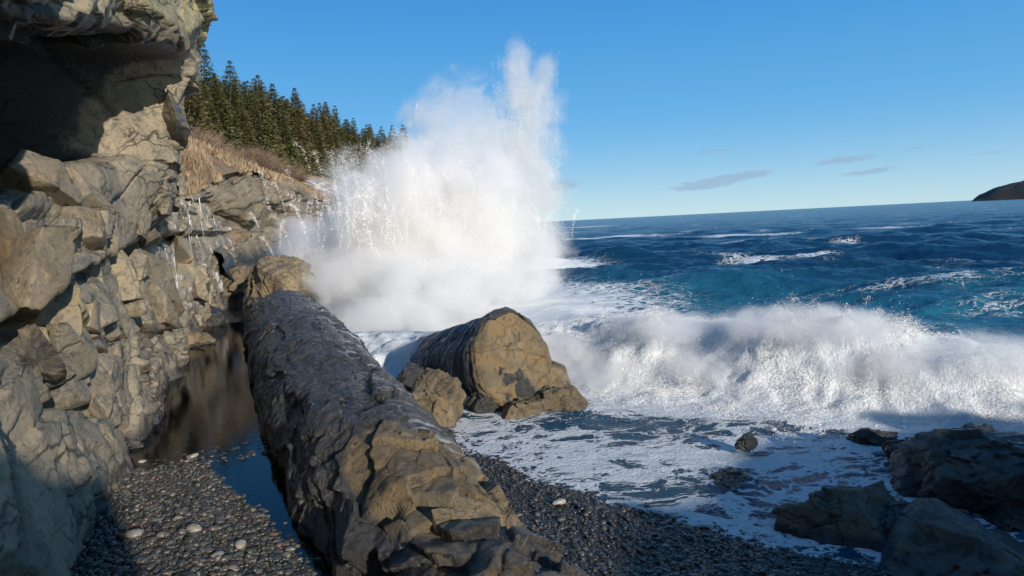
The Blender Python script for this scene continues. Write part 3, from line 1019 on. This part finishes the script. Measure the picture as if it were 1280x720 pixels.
me = raw_mesh('shadow_caster_rock', G.reshape(-1, 3), grid_faces(*G.shape[:2]), M_cliff, {'wet': np.zeros(len(q)), 'stain': np.zeros(len(q)) + .4, 'lichen': np.zeros(len(q)) + .3})
tag(link('shadow_caster_rock', me, base=(hd[0] * 12 + pd[0] * 7, hd[1] * 12 + pd[1] * 7, 0)), 'unseen jagged rock added behind the beach to shade the near rocks', 'cliff')

# far wooded island headland on the horizon at the right
a = np.radians(np.linspace(34.6, 75, 160)); dd = np.linspace(-1, 1, 24)
AA, DD = np.meshgrid(a, dd, indexing='ij')
rr = 2100 + DD * 260
hh = np.interp(np.degrees(a), [34.6, 35.1, 36, 38, 45, 60, 75], [0, 16, 33, 50, 75, 90, 40])[:, None] * np.sqrt(np.maximum(0, 1 - DD ** 2))
X, Y = rr * np.sin(AA), rr * np.cos(AA)
hh = hh + fbm(np.stack([X, Y, 0 * X], -1).reshape(-1, 3) * .03, 4, 500).reshape(X.shape) * 5 * (hh > 4) - 1.5
me = raw_mesh('far_headland', np.stack([X, Y, hh], -1).reshape(-1, 3), grid_faces(*X.shape), M_island)
tag(link('far_headland', me), 'dark wooded headland far off on the horizon at the right edge', None, None, 'structure')


# ------------------------------------------------------------------ the two stone logs
def log_body(s0, s1, ns, na, pc, zc_, rad, a0=-118, a1=118):
    """half-buried round ridge; pc, zc_, rad are functions of s"""
    s = np.linspace(s0, s1, ns); th = np.radians(np.linspace(a0, a1, na))
    S2, T2 = np.meshgrid(s, th, indexing='ij')
    r = rad(S2)
    return S2, T2, pc(S2) + r * np.sin(T2), zc_(S2) + r * np.cos(T2)


S2, T2, Pg, Zg = log_body(-2.5, 20.6, 1150, 330,
                          lambda s: np.interp(s, [-2, 3.5, 5, 7, 10, 15, 20], [1.58, 1.53, 1.44, 1.40, 1.42, 1.58, 1.72]),
                          lambda s: np.interp(s, [-2, 3, 6, 12, 20, 20.6], [.0, .12, .26, .36, .42, .3]),
                          lambda s: np.interp(s, [-2, 3.3, 5, 7, 12, 19.8, 20.3, 20.6], [.92, .88, .81, .86, .97, 1.0, .92, .5]))
G = W(S2, Pg, Zg)
N = grid_normals(G)
ctr = W(S2, np.interp(S2, [-2, 20], [1.7, 1.7]), 0 * S2 + .3)
if (N * (G - ctr)).sum() < 0:
    N = -N
q = np.stack([S2, Pg, Zg], -1).reshape(-1, 3)
warp = np.stack([fbm(q * .9, 3, 601), fbm(q * .9, 3, 602), fbm(q * .9, 3, 603)], 1) * .35
broken = (1 - sst(q[:, 0] + warp[:, 0] * 1.5, 5.6, 6.6))
b1, r1 = blocks((q + warp) * np.array([.6, 1.0, 1.2]), 610, .04, .105, .02, .02)
b2, r2 = blocks((q + warp) * np.array([2.2, 3.0, 3.2]), 611, .025, .07, .012, .03)
scal = fbm((q + warp) * np.array([3.2, 3.8, 3.8]), 5, 612, .55, True)
f1, f2, cid, _v = worley((q + warp * .6) * np.array([4.5, 5.5, 5.5]), 613)
step = -.13 * sst(-q[:, 0], -5.9 - .5 * np.sin(q[:, 1] * 2.5).astype(np.float32).mean(), -5.3)
step = -.12 * (1 - sst(q[:, 0] + warp[:, 0] * 1.6 + .25 * np.sin(q[:, 1] * 4), 4.75, 5.0))
disp = step + fbm(q * np.array([.35, .9, .9]), 3, 616) * .12 + broken * (b1 + b2 * 1.2 - .03) + (1 - broken) * (scal * .055 * (.4 + 1.2 * sst(fbm(q * .7, 2, 617), -.25, .35)) + (f2 - f1) * .025 + b1 * .3 + blocks((q + warp) * np.array([.25, 1.4, 1.6]), 618, .03, .06, .02, .02)[0] + fbm((q + warp * .4) * np.array([.7, 6, 6]), 4, 619, .55, True) * .022 + fbm(q * .8, 4, 614) * .09) + fbm(q * 8, 4, 615) * .016
G2 = G + N * disp.reshape(S2.shape + (1,))
th = T2.ravel()
wet = np.clip((1 - broken) * (.95 + .5 * fbm(q * 1.1, 3, 620)) + .12 + broken * (.25 * sst(r1, .6, .8)) + .52 * (1 - sst(q[:, 0] + warp[:, 0], 4.3, 4.8)) * (.85 + .6 * fbm(q * 1.5, 3, 621)) + .35 * sst(th, .75, 1.2) * broken + .9 * sst(-th + .4 * warp[:, 0], .5, .9), 0, 1)
streak = np.clip(sst(th, -.1, .8) * sst(q[:, 0], 5.2, 6.5) * (1 - sst(q[:, 0], 17, 20)) * .9, 0, 1)  # running water and its wet sheen, painted as pale streaks in the colour
F = grid_faces(*S2.shape)
me = raw_mesh('log_shaped_rock', G2.reshape(-1, 3), F, M_log, {'wet': wet, 'stain': broken * .6, 'lichen': 0 * wet, 'streak': streak})
big = link('log_shaped_rock', me, base=tuple(W(np.array(8.), np.array(1.7), np.array(.2))))
tag(big, 'long dark log shaped rock lying between the tide pool and the surf, near end broken', 'rock')


def flip_check(o, outward):
    """outward: function of vertex co (world) giving an outward vector; flips the mesh if wound inside out"""
    me = o.data
    n = np.empty(len(me.polygons) * 3, np.float32); me.polygons.foreach_get('normal', n)
    c = np.empty(len(me.polygons) * 3, np.float32); me.polygons.foreach_get('center', c)
    n = n.reshape(-1, 3); c = c.reshape(-1, 3)
    if (n * outward(c)).sum() < 0:
        me.flip_normals()


flip_check(big, lambda c: c * np.array([1, 1, 1]) - np.stack([-SP(c[:, 0], c[:, 1])[0] * math.sin(AZ), SP(c[:, 0], c[:, 1])[0] * math.cos(AZ), 0 * c[:, 0]], 1))

# second log: flat broken face towards the camera
def second_log():
    ax = np.concatenate([np.zeros(70), np.linspace(0, .12, 12), np.linspace(.13, 7.5, 420)])
    rf = np.concatenate([np.linspace(.001, .93, 70), np.linspace(.94, 1.0, 12), np.ones(420)])
    th = np.radians(np.linspace(-180, 180, 361)[:-1])
    A2, T2 = np.meshgrid(ax, th, indexing='ij')
    rfm = np.repeat(rf[:, None], 360, 1)
    Rr = .735 * (1 + .012 * np.sin(5 * T2 + 1) + .012 * np.sin(9 * T2) + .02 * np.cos(2 * T2 + .3) + .02 * np.cos(3 * T2 - .5)) * (1 - .012 * A2)
    P0 = 4.22 + rfm * Rr * np.sin(T2) - .02 * A2
    Z0 = .82 - .225 * A2 + rfm * Rr * np.cos(T2) * 1.05
    S0 = 9.55 + A2 + .30 * (Z0 - .9) * (rfm < 1) - .05 * (rfm < .95) * np.cos(rfm * 1.6)
    # turn the face a little to the right
    S0 = S0 + .22 * (P0 - 4.2) * (rfm <= 1) * np.exp(-A2)
    S0 = S0 + .13 * np.clip((rfm - .72) / .28, 0, 1) ** 2.2 * (A2 < .2)
    G = W(S0, P0, Z0)
    N = grid_normals(G)
    q = np.stack([S0, P0, Z0], -1).reshape(-1, 3)
    face = ((rfm.ravel() + fbm(np.stack([np.cos(T2) * 3, np.sin(T2) * 3, A2 * 2], -1).reshape(-1, 3), 4, 705) * .10 + A2.ravel() * .6) < .98).astype(np.float32)
    warp = np.stack([fbm(q * 1.2, 3, 701), fbm(q * 1.2, 3, 702), fbm(q * 1.2, 3, 703)], 1) * .3
    flute = fbm((q + warp) * np.array([3.4, .6, .6]), 5, 704, .6, True)
    b1, r1 = blocks((q + warp) * np.array([1.0, 1.15, 1.15]), 710, .06, .17, .03, .025)
    disp = fbm(q * 1.5, 3, 713) * .045 * (.3 + .7 * sst(rfm.ravel(), .3, .9)) + face * (b1 * .55 + fbm(q * 3, 5, 711) * .05) + (1 - face) * (flute * .065 + b1 * .22 + fbm(q * 6, 4, 712) * .02)
    up = np.array([0, 0, 0])
    ctr = W(S0 * 0 + 12.5, P0 * 0 + 4.15, Z0 * 0 + .3)
    if (N[80:] * (G - W(S0, 4.22 - .02 * A2, (.82 - .225 * A2)))[80:]).sum() < 0:
        N = -N
    G2 = G + N * disp.reshape(A2.shape + (1,))
    wet = np.clip((1 - face) * (1.0) + face * (.0 + .5 * sst(-q[:, 2], -.45, -.1)), 0, 1)
    streak = (1 - face) * sst(A2.ravel(), .1, .5) * sst(q[:, 2], -.2, .3)
    me = raw_mesh('round_ended_rock', G2.reshape(-1, 3), grid_faces(*A2.shape, wrap=True), M_boulder, {'wet': wet, 'stain': face * .6, 'lichen': 0 * wet, 'streak': streak})
    o = link('round_ended_rock', me)
    flip_check(o, lambda c: c - np.stack([-SP(c[:, 0], c[:, 1])[0] * math.sin(AZ) + 4.2 * math.cos(AZ), SP(c[:, 0], c[:, 1])[0] * math.cos(AZ) + 4.2 * math.sin(AZ), .88 - .235 * (SP(c[:, 0], c[:, 1])[0] - 9.55)], 1))
    b = Vector(tuple(W(np.array(10.), np.array(4.2), np.array(.1))))
    me.transform(Matrix.Translation(-b)); o.location = b
    tag(o, 'short log shaped rock with a flat round tan face, standing in the surf', 'rock')


second_log()


def boulder(name, loc, size, rot, seed, mat, label, wet=0., wetline=None, cuts=7, sub=6, rough=1.0, planes=None, stain=.2, streak=0., cat='rock', group=None):
    V, F = ico(sub)
    rs = np.random.RandomState(seed)
    P = V.copy().astype(np.float32)
    for i in range(cuts):
        n = rs.normal(size=3); n[2] = abs(n[2]) * .8; n /= np.linalg.norm(n)
        d = rs.uniform(.55, .82)
        P -= np.maximum(0, P @ n - d)[:, None] * n * .96
    for n, d in (planes or []):
        n = np.array(n, float); n /= np.linalg.norm(n)
        P -= np.maximum(0, P @ n - d)[:, None] * n * .98
    P = P * np.array(size)
    m = Matrix.Rotation(rot[2], 3, 'Z') @ Matrix.Rotation(rot[1], 3, 'Y') @ Matrix.Rotation(rot[0], 3, 'X')
    P = P @ np.array(m).T
    nrm = P / (np.linalg.norm(P, axis=1)[:, None] + 1e-6)
    sc = max(size)
    q = P / sc * 1.6 + seed * 3.7
    b1, r1 = blocks(q * 1.5, seed + 1, .05, .12, .035, .04)
    b2, _ = blocks(q * 4, seed + 2, .012, .03, .01, .06)
    P = P + nrm * ((b1 + b2 + fbm(q * 1.6, 5, seed + 3) * .06 + fbm(q * 9, 4, seed + 4) * .012) * sc * rough)[:, None]
    wv = np.full(len(P), wet, np.float32)
    if wetline is not None:
        wv = np.maximum(wv, sst(-(P[:, 2] + loc[2]), -wetline - .15, -wetline + .08))
    me = raw_mesh(name, P, F, mat, {'wet': wv, 'stain': 0 * wv + stain, 'lichen': 0 * wv, 'streak': 0 * wv + streak})
    o = link(name, me)
    o.location = loc
    return tag(o, label, cat, group)


def sp_loc(s, p, z):
    return tuple(float(v) for v in W(np.array(s), np.array(p), np.array(z)))


# rounded end piece beyond the long log
boulder('rounded_boulder', sp_loc(22.6, 1.75, 1.0), (1.25, 2.0, 1.5), (0, 0, AZ), 31, M_log, 'rounded boulder at the far end of the long log rock, beside the spray', .1, 1.1, cuts=4)
# slabs at the foot of the round-faced rock
boulder('rock_slab', at(655, 516, z=.12), (.50, .36, .33), (0, .1, .5), 41, M_boulder, 'low tan stone block in front of the round faced rock', 0, -.05, planes=[((0, 0, 1), .55), ((-.2, -1, .1), .5)])
boulder('rock_slab', at(694, 500, z=.20), (.55, .40, .24), (.05, .12, -.2), 42, M_boulder, 'rounded grey slab lying against the foot of the round faced rock', .1, -.02)
boulder('rock_slab', at(686, 468, z=.40), (.46, .45, .28), (0, .1, .2), 43, M_boulder, 'small ledge stone at the right foot of the round faced rock', .0, .0)
boulder('rock_slab', at(622, 490, z=.34), (.58, .5, .46), (0, .15, .4), 45, M_boulder, 'dark block under the left edge of the round faced rock', .95, .3)
# boulder leaning on the seaward side of the long log
boulder('leaning_boulder', at(545, 508, z=.35), (.46, .62, .62), (.15, .1, .3), 46, M_boulder, 'tan boulder leaning on the seaward side of the long log rock', .1, .12)
boulder('leaning_boulder', at(524, 478, z=.3), (.4, .5, .42), (.1, .2, .8), 47, M_boulder, 'darker wet boulder behind the tan one beside the long log rock', .7, .3)
# dark rocks at the lower right
boulder('dark_boulder', at(1236, 585, z=.35), (.9, .66, .52), (0, .05, -.35), 51, M_dark, 'largest black boulder at the edge of the foam, flat topped', .6, .2, planes=[((.05, .1, 1), .62), ((-1, -.2, .2), .75)])
boulder('dark_boulder', at(1165, 565, z=.18), (.55, .38, .2), (0, .1, .1), 52, M_dark, 'low black rock just left of the largest black boulder, awash', .9, .4)
boulder('dark_boulder', at(1092, 548, z=.16), (.42, .16, .12), (0, 0, -.2), 53, M_dark, 'thin black rock barely showing above the foam', .9, .5)
boulder('dark_boulder', at(932, 553, z=.26), (.15, .11, .10), (0, 0, .2), 54, M_dark, 'fist sized black stone on the shingle hump in the foam', .9, .5, sub=5)
boulder('angular_rock', at(1052, 648, z=.2), (.62, .46, .36), (.1, -.15, .15), 55, M_dark, 'angular pointed rock in the foam with a lit tan patch', .25, .15, planes=[((-.5, -.6, .7), .42), ((.6, -.5, .6), .5), ((0, .5, .9), .5)])
boulder('angular_rock', at(1120, 655, z=.12), (.45, .36, .2), (0, .1, -.3), 56, M_dark, 'low dark rock touching the right side of the pointed rock', .9, .4)
boulder('ridge_boulder', at(1205, 716, z=.10), (.85, .9, .40), (.05, .0, -.25), 57, M_dark, 'grey ridge backed boulder in the lower right corner of the beach', .45, .2, planes=[((-.55, -.3, .8), .5), ((.8, .1, .7), .55)])
boulder('dark_boulder', at(1275, 640, z=.15), (.4, .3, .2), (0, 0, .4), 58, M_dark, 'dark rock between the ridge backed boulder and the largest black boulder', .8, .3)
# blocks at the foot of the cliff by the pool
boulder('ledge_block', at(240, 425, z=.35), (.62, .95, .34), (0, .08, AZ), 61, M_boulder, 'flat tan block at the foot of the cliff where the pool begins', .0, .28, planes=[((0, 0, 1), .6)])
boulder('ledge_block', at(228, 405, z=.55), (.6, .9, .3), (0, .1, AZ), 62, M_boulder, 'stacked block behind the flat tan block at the cliff foot', .15, .2)
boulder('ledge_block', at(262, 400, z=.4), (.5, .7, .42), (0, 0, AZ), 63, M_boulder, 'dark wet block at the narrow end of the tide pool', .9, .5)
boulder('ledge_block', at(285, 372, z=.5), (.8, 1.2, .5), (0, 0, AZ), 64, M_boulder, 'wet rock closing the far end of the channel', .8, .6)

boulder('ledge_block', sp_loc(27.3, .75, .9), (1.3, 1.7, 1.5), (0, .1, AZ), 65, M_boulder, 'tall weathered block in the corner where the near cliff meets the far cliff', .45, .9)

# ------------------------------------------------------------------ shingle
def stones(n, fx, fy, seed, size, sub=1):
    rs = np.random.RandomState(seed)
    V, F = ico(sub)
    x = fx(rs, n); y = fy(rs, n)
    return rs, V, F, x, y


def pebble_sheet(name, XY, seed, smin, smax, palette, label, dim=1.0):
    rs = np.random.RandomState(seed)
    V, F = ico(2)
    n = len(XY)
    gz = ground_z(XY[:, 0], XY[:, 1])
    sz = smin * (smax / smin) ** (rs.rand(n) ** 3.2)
    ax = np.stack([sz * rs.uniform(.8, 1.45, n), sz * rs.uniform(.7, 1.1, n), sz * rs.uniform(.35, .7, n)], 1)
    P = V[None] * (1 + .16 * np.sin(V[None, :, [1, 2, 0]] * rs.uniform(2, 4, (n, 1, 3)) + rs.rand(n, 1, 3) * 6)) * ax[:, None]
    a = rs.rand(n) * 6.283; tilt = rs.normal(0, .28, n)
    ct, st = np.cos(tilt)[:, None], np.sin(tilt)[:, None]
    y1 = P[..., 1] * ct - P[..., 2] * st; z1 = P[..., 1] * st + P[..., 2] * ct
    ca, sa = np.cos(a)[:, None], np.sin(a)[:, None]
    Q = np.stack([P[..., 0] * ca - y1 * sa + XY[:, :1], P[..., 0] * sa + y1 * ca + XY[:, 1:], z1 + (gz + ax[:, 2] * rs.uniform(-.3, .9, n))[:, None]], -1)
    pal = np.array(palette)
    col = pal[rs.randint(len(pal), size=n)] * rs.uniform(.6, 1.25, (n, 1)) * dim
    me = raw_mesh(name, Q.reshape(-1, 3), (F[None] + (np.arange(n) * len(V))[:, None, None]).reshape(-1, 3), M_pebble, colors=np.repeat(col, len(V), 0))
    return tag(link(name, me), label, 'pebbles', None, 'stuff')


PAL1 = [(.10, .095, .08), (.14, .125, .10), (.20, .18, .145), (.085, .09, .08), (.15, .10, .08), (.28, .26, .22), (.12, .12, .115), (.06, .06, .055), (.10, .11, .085)]
PAL2 = [(.030, .031, .032), (.045, .044, .042), (.025, .026, .028), (.06, .056, .05), (.038, .034, .03), (.09, .085, .078), (.05, .045, .038)]
rs = np.random.RandomState(5)
n = 34000
sv = rs.uniform(1.5, 9.6, n); pv = rs.uniform(-1.5, .95, n)
XY = W(sv, pv, 0 * sv)[:, :2]
gz = ground_z(XY[:, 0], XY[:, 1])
k = (gz > .25 - .05 * rs.rand(n))
pebble_sheet('channel_pebbles', XY[k], 6, .010, .042, PAL1, 'brown and grey pebbles between the cliff and the long log rock', .6)
n = 60000
x = rs.uniform(-2.5, 4.5, n); y = rs.uniform(1.5, 10.5, n)
s2, p2 = SP(x, y)
off = signed_line(x, y, SHORE)
hump = np.exp(-(((x - 2.45) / .75) ** 2 + ((y - 7.2) / .7) ** 2))
k = (p2 > 2.3) & ((off < .35 + .9 * rs.rand(n)) | (hump * rs.rand(n) > .30)) & (off > -5.5)
XY = np.stack([x, y], 1)[k]
pebble_sheet('beach_pebbles', XY, 7, .009, .036, PAL2, 'black wet shingle sloping down to the foam beside the long log rock')


def single_pebble(px, py, size, col, label, seed, z):
    V, F = ico(4)
    rs = np.random.RandomState(seed)
    P = V * (1 + .1 * np.sin(V[:, [1, 2, 0]] * 2.5 + rs.rand(3) * 6)) * np.array(size)
    P += V * (fbm(V * 2 + seed, 4, seed) * size[2] * .25)[:, None]
    loc = at(px, py, z=z)
    me = raw_mesh('loose_pebble', P, F, M_pebble, colors=np.tile(np.array(col), (len(P), 1)))
    o = link('loose_pebble', me)
    g = float(ground_z(np.array([loc[0]]), np.array([loc[1]]))[0])
    o.location = (loc[0], loc[1], g + size[2] * .8)
    o.rotation_euler = (rs.normal(0, .1), rs.normal(0, .1), rs.rand() * 3)
    tag(o, label, 'pebble')


single_pebble(698, 613, (.07, .045, .03), (.30, .29, .26), 'pale pebble alone on the black shingle right of the long log rock', 1, .3)
single_pebble(242, 568, (.06, .045, .03), (.33, .31, .27), 'white pebble at the water edge of the channel pebbles', 2, .28)
single_pebble(242, 663, (.085, .06, .035), (.25, .24, .2), 'flat light grey pebble midway across the channel pebbles', 3, .4)
single_pebble(168, 668, (.08, .055, .035), (.24, .22, .19), 'flat light grey pebble lying close to the cliff foot', 4, .4)
single_pebble(300, 676, (.07, .05, .035), (.30, .285, .24), 'buff pebble nearest the long log rock in the channel', 5, .4)
single_pebble(178, 574, (.055, .04, .03), (.3, .28, .25), 'small white pebble by the cliff at the pool edge', 6, .28)


# ------------------------------------------------------------------ spray: clouds of real droplets
def droplets(C_, size, rs):
    """one small random triangle per droplet"""
    n = len(C_)
    v = rs.normal(size=(n, 3, 3)).astype(np.float32)
    v -= v.mean(1, keepdims=True)
    v /= np.linalg.norm(v, axis=2, keepdims=True)
    V = C_[:, None] + v * size[:, None, None]
    return V.reshape(-1, 3)


def cloud(blobs, seed, nscale, thr, soft=.35):
    """blobs: (centre, radii, count, droplet size). Droplets thin out towards each blob's rim and gather in billows"""
    rs = np.random.RandomState(seed)
    out, siz, nor = [], [], []
    for c, r, cnt, sz in blobs:
        k = int(cnt * 2.2)
        d = rs.normal(size=(k, 3)); d /= np.linalg.norm(d, axis=1)[:, None]
        rad = rs.rand(k) ** (1 / 4.0)
        rad = np.where(rs.rand(k) < .22, rad * rs.uniform(1, 1.5, k), rad)
        q = d * rad[:, None] * np.array(r) + np.array(c)
        n0 = fbm(q * nscale, 4, seed + 5, .6)
        n = n0 + .35 * fbm(q * nscale * .35, 2, seed + 9)
        w = sst(n - (rad - .55) * .9, thr - soft, thr + soft)
        ok = rs.rand(k) < w
        q = q[ok][:cnt]; d = d[ok][:cnt]; rd = rad[ok][:cnt]
        e = .12
        g = np.stack([fbm((q + e * v) * nscale * 1.6, 3, seed + 5, .6) - fbm((q - e * v) * nscale * 1.6, 3, seed + 5, .6) for v in np.eye(3)], 1) / (2 * e)
        nv = np.array(sund) + d * .45 * rd[:, None] - g * .22 + rs.normal(size=d.shape) * .15
        out.append(q); siz.append(np.full(len(q), sz) * rs.uniform(.5, 1.4, len(q))); nor.append(nv)
    return np.concatenate(out).astype(np.float32), np.concatenate(siz).astype(np.float32), np.concatenate(nor), rs


def jets(rs, origin, spread, n_j, per, v0, sz, g=9.81):
    """ballistic threads of water flung from a patch"""
    out = []
    for i in range(n_j):
        o = np.array(origin) + rs.normal(size=3) * np.array(spread)
        v = np.array(v0[0]) + rs.normal(size=3) * np.array(v0[1])
        tt_ = rs.uniform(.15, 1, per) * min(1.1, max(.2, v[2] / g * 1.05))
        q = o + v * tt_[:, None] + np.array([0, 0, -.5 * g]) * (tt_ ** 2)[:, None] + rs.normal(size=(per, 3)) * (.015 + .055 * tt_[:, None])
        out.append(q)
    q = np.concatenate(out)
    return q.astype(np.float32), (np.full(len(q), sz) * rs.uniform(.5, 1.5, len(q))).astype(np.float32), np.array(sund) + rs.normal(size=(len(q), 3)) * .4


def make_spray(name, parts, label, cat, rs):
    q = np.concatenate([p[0] for p in parts]); s = np.concatenate([p[1] for p in parts]); nv = np.concatenate([p[2] for p in parts])
    nv = nv / (np.linalg.norm(nv, axis=1)[:, None] + 1e-6)
    V = droplets(q, s, rs)
    me = raw_mesh(name, V, np.arange(len(V)).reshape(-1, 3), M_spray, smooth=False)
    a = me.attributes.new('puff', 'FLOAT_VECTOR', 'FACE')
    a.data.foreach_set('vector', np.ascontiguousarray(nv, np.float32).ravel())
    return tag(link(name, me), label, cat, None, 'stuff')


def mist(name, blobs, nscale, dens, parent, ero=.85, vox=.25, warp=0.0):
    """soft airborne mist filling a closed shell round the blobs; its density fades to nothing before the shell"""
    m = bpy.data.materials.new(name + '_air')
    m.use_nodes = True
    nt = m.node_tree
    nt.nodes.clear()
    t = NT(nt)
    out = t.n('ShaderNodeOutputMaterial')
    P = t.pos()
    nf = t.noise(P, nscale, 7, .66, .4)
    tot = None
    for c, r, _n, _z in blobs:
        d = t.v('LENGTH', t.v('MULTIPLY', t.v('SUBTRACT', P, tuple(float(x) for x in c)), tuple(.8 / float(x) for x in r)))
        k = t.m('SUBTRACT', 1.0, d)
        tot = k if tot is None else t.m('SMOOTH_MAX', tot, k, .25)
    f = t.m('ADD', tot, t.m('MULTIPLY_ADD', nf, ero * 2, -ero))
    de = t.m('MULTIPLY', t.m('POWER', t.ss(f, -.02, .62), 1.3), dens)
    v = t.n('ShaderNodeVolumePrincipled')
    v.inputs['Color'].default_value = (.995, .995, .995, 1)
    t.put(v.inputs['Density'], de)
    nt.links.new(v.outputs[0], out.inputs['Volume'])
    bm = bmesh.new()
    for c, r, _n, _z in blobs:
        bmesh.ops.create_icosphere(bm, subdivisions=3, radius=1, matrix=Matrix.Translation(Vector(tuple(float(x) for x in c))) @ Matrix.Diagonal((r[0] * 1.38, r[1] * 1.38, r[2] * 1.38, 1)))
    me = bpy.data.meshes.new('mist'); bm.to_mesh(me); bm.free()
    o = link('mist', me)
    md = o.modifiers.new('union', 'REMESH'); md.mode = 'VOXEL'; md.voxel_size = vox
    me2 = bpy.data.meshes.new_from_object(o.evaluated_get(bpy.context.evaluated_depsgraph_get()))
    o.modifiers.clear(); o.data = me2
    me2.materials.clear(); me2.materials.append(m)
    o.parent = parent
    return o


def B(px, py, y, r, cnt, sz):
    return (at(px, py, y=y), r, cnt, sz)


main = [B(560, 300, 24, (3.4, 2.4, 3.0), 330000, .018), B(500, 270, 23, (2.5, 2.0, 2.1), 170000, .017), B(430, 320, 24, (2.4, 1.6, 1.7), 150000, .016),
        B(382, 306, 25, (1.2, 1.0, .65), 50000, .015), B(475, 355, 21, (2.0, 1.5, 1.2), 130000, .013), B(560, 365, 19.5, (2.3, 1.6, 1.0), 150000, .014),
        B(620, 330, 24, (2.2, 1.6, 2.0), 150000, .017), B(440, 215, 22.5, (1.2, 1.2, 1.0), 30000, .014), B(540, 205, 24, (2.2, 1.3, 1.3), 70000, .015), B(485, 395, 18, (1.4, 1.0, .6), 50000, .011),
        B(600, 240, 25, (1.8, 1.5, 1.9), 60000, .016)]
mb = list(main)
main = [(c, r, int(n_ * .26), z_ * .62) for c, r, n_, z_ in main]
q1, s1, n1_, rs = cloud(main, 901, .55, -.22, .5)
j1 = jets(rs, at(470, 300, y=21), (1.4, .8, .4), 120, 240, ((-.2, 0, 5.2), (.85, .6, 1.0)), .011)
j2 = jets(rs, at(560, 300, y=23.5), (1.5, .8, .4), 110, 240, ((.1, 0, 5.8), (.8, .6, 1.0)), .012)
sp1 = make_spray('wave_spray', [(q1, s1, n1_), j1, j2], 'huge white burst of spray thrown up where the wave hits the cliff', 'spray', rs)
mist('main_burst', [b_ for i_, b_ in enumerate(mb) if i_ not in (7, 8)], .75, 1.6, sp1, 1.12)
col = [B(655, 300, 40, (2.7, 2.0, 2.3), 130000, .025), B(648, 245, 40, (2.7, 1.8, 2.7), 110000, .024), B(660, 190, 40, (2.1, 1.5, 2.5), 75000, .022), B(668, 140, 40, (1.7, 1.3, 2.4), 42000, .021),
       B(680, 105, 40, (.8, .9, 1.7), 17000, .018), B(646, 85, 40, (.9, .9, 1.8), 14000, .018), B(615, 110, 40, (1.7, .9, 1.3), 11000, .014), B(570, 165, 40, (3.2, 1.3, 3.0), 30000, .013),
       B(605, 200, 40, (2.8, 1.5, 3.2), 60000, .018), B(675, 322, 40, (1.9, 1.6, 1.0), 40000, .022), B(560, 250, 42, (3.5, 1.6, 3.5), 80000, .018)]
cb = [(c, r, 0, 0) for c, r, n_, z_ in col]
col = [(c, r, int(n_ * .30), z_ * .6) for c, r, n_, z_ in col]
q1, s1, n1_, rs = cloud(col, 902, .48, -.2, .5)
j1 = jets(rs, at(648, 300, y=40), (1.0, .8, .5), 130, 260, ((.0, 0, 12.6), (.33, .5, 1.2)), .015)
sp2 = make_spray('spray_column', [(q1, s1, n1_), j1], 'tall thin column of spray rising behind the main burst', 'spray', rs)

mist('tall_column', [b_ for i_, b_ in enumerate(cb) if i_ not in (6, 9)], .55, .55, sp2, 1.15)

# tumbling foam on the face of the breaker
rs = np.random.RandomState(903)
n = 620000
seg = np.diff(WAVE, axis=0); sl_ = np.hypot(seg[:, 0], seg[:, 1]); cum = np.concatenate([[0], np.cumsum(sl_)])
u = rs.uniform(2.6, cum[-2] - 1, n)
x = np.interp(u, cum, WAVE[:, 0]); y = np.interp(u, cum, WAVE[:, 1])
dirx = np.interp(u, cum[:-1] + sl_ / 2, seg[:, 0] / sl_); diry = np.interp(u, cum[:-1] + sl_ / 2, seg[:, 1] / sl_)
w = rs.normal(-.85, .85, n)
x = x - diry * w; y = y + dirx * w
z, fo, te = sea_z(x, y)
bill = fbm(np.stack([x, y, 0 * x], 1) * 1.1, 4, 905, .6)
hgt = np.maximum(0, .10 + .42 * (bill + .15)) * np.exp(-((w + .7) / 1.1) ** 2)
lift = rs.rand(n) ** 1.5 * hgt + np.where(rs.rand(n) < .05, rs.exponential(.12, n), 0)
ok = rs.rand(n) < np.clip(.30 + bill * 1.6, .06, 1)
q1 = np.stack([x, y, z + lift], 1)[ok].astype(np.float32)
s1 = np.full(len(q1), .006) * rs.uniform(.5, 1.4, len(q1))
e = .08
gx_ = np.stack([fbm(np.stack([x + e * i_, y + e * j_, 0 * x], 1)[ok] * 1.1, 4, 905, .6) for i_, j_ in ((1, 0), (-1, 0), (0, 1), (0, -1))], 1) / (2 * e)
nb = np.array(sund) + np.stack([-(gx_[:, 0] - gx_[:, 1]) * .2, -(gx_[:, 2] - gx_[:, 3]) * .2, 0 * gx_[:, 0] + .3], 1) + rs.normal(size=(len(gx_), 3)) * .15
parts = [(q1, s1.astype(np.float32), nb)]
for j in range(16):
    k = rs.randint(n)
    parts.append(jets(rs, (x[k], y[k], z[k] + .05), (.15, .1, .03), 6, 70, ((0, -.2, 1.6), (.5, .4, .6)), .007))
sp3 = make_spray('breaker_foam', parts, 'tumbling white foam on the front of the breaking wave', 'foam', rs)
bb = []
for u_ in np.arange(2.4, cum[-2] - .5, .95):
    xa = np.interp(u_, cum, WAVE[:, 0]); ya = np.interp(u_, cum, WAVE[:, 1])
    dx_ = np.interp(u_, cum[:-1] + sl_ / 2, seg[:, 0] / sl_); dy_ = np.interp(u_, cum[:-1] + sl_ / 2, seg[:, 1] / sl_)
    wv = -.75 + rs.normal() * .2
    xa, ya = xa - dy_ * wv, ya + dx_ * wv
    zz = float(sea_z(np.array([xa]), np.array([ya]))[0][0])
    bb.append(((xa, ya, zz + rs.uniform(-.14, .03)), (rs.uniform(.75, 1.0), rs.uniform(.8, 1.1), rs.uniform(.18, .32)), 0, 0))
mist('breaker', bb, 2.4, 1.5, sp3, 1.05, .10)
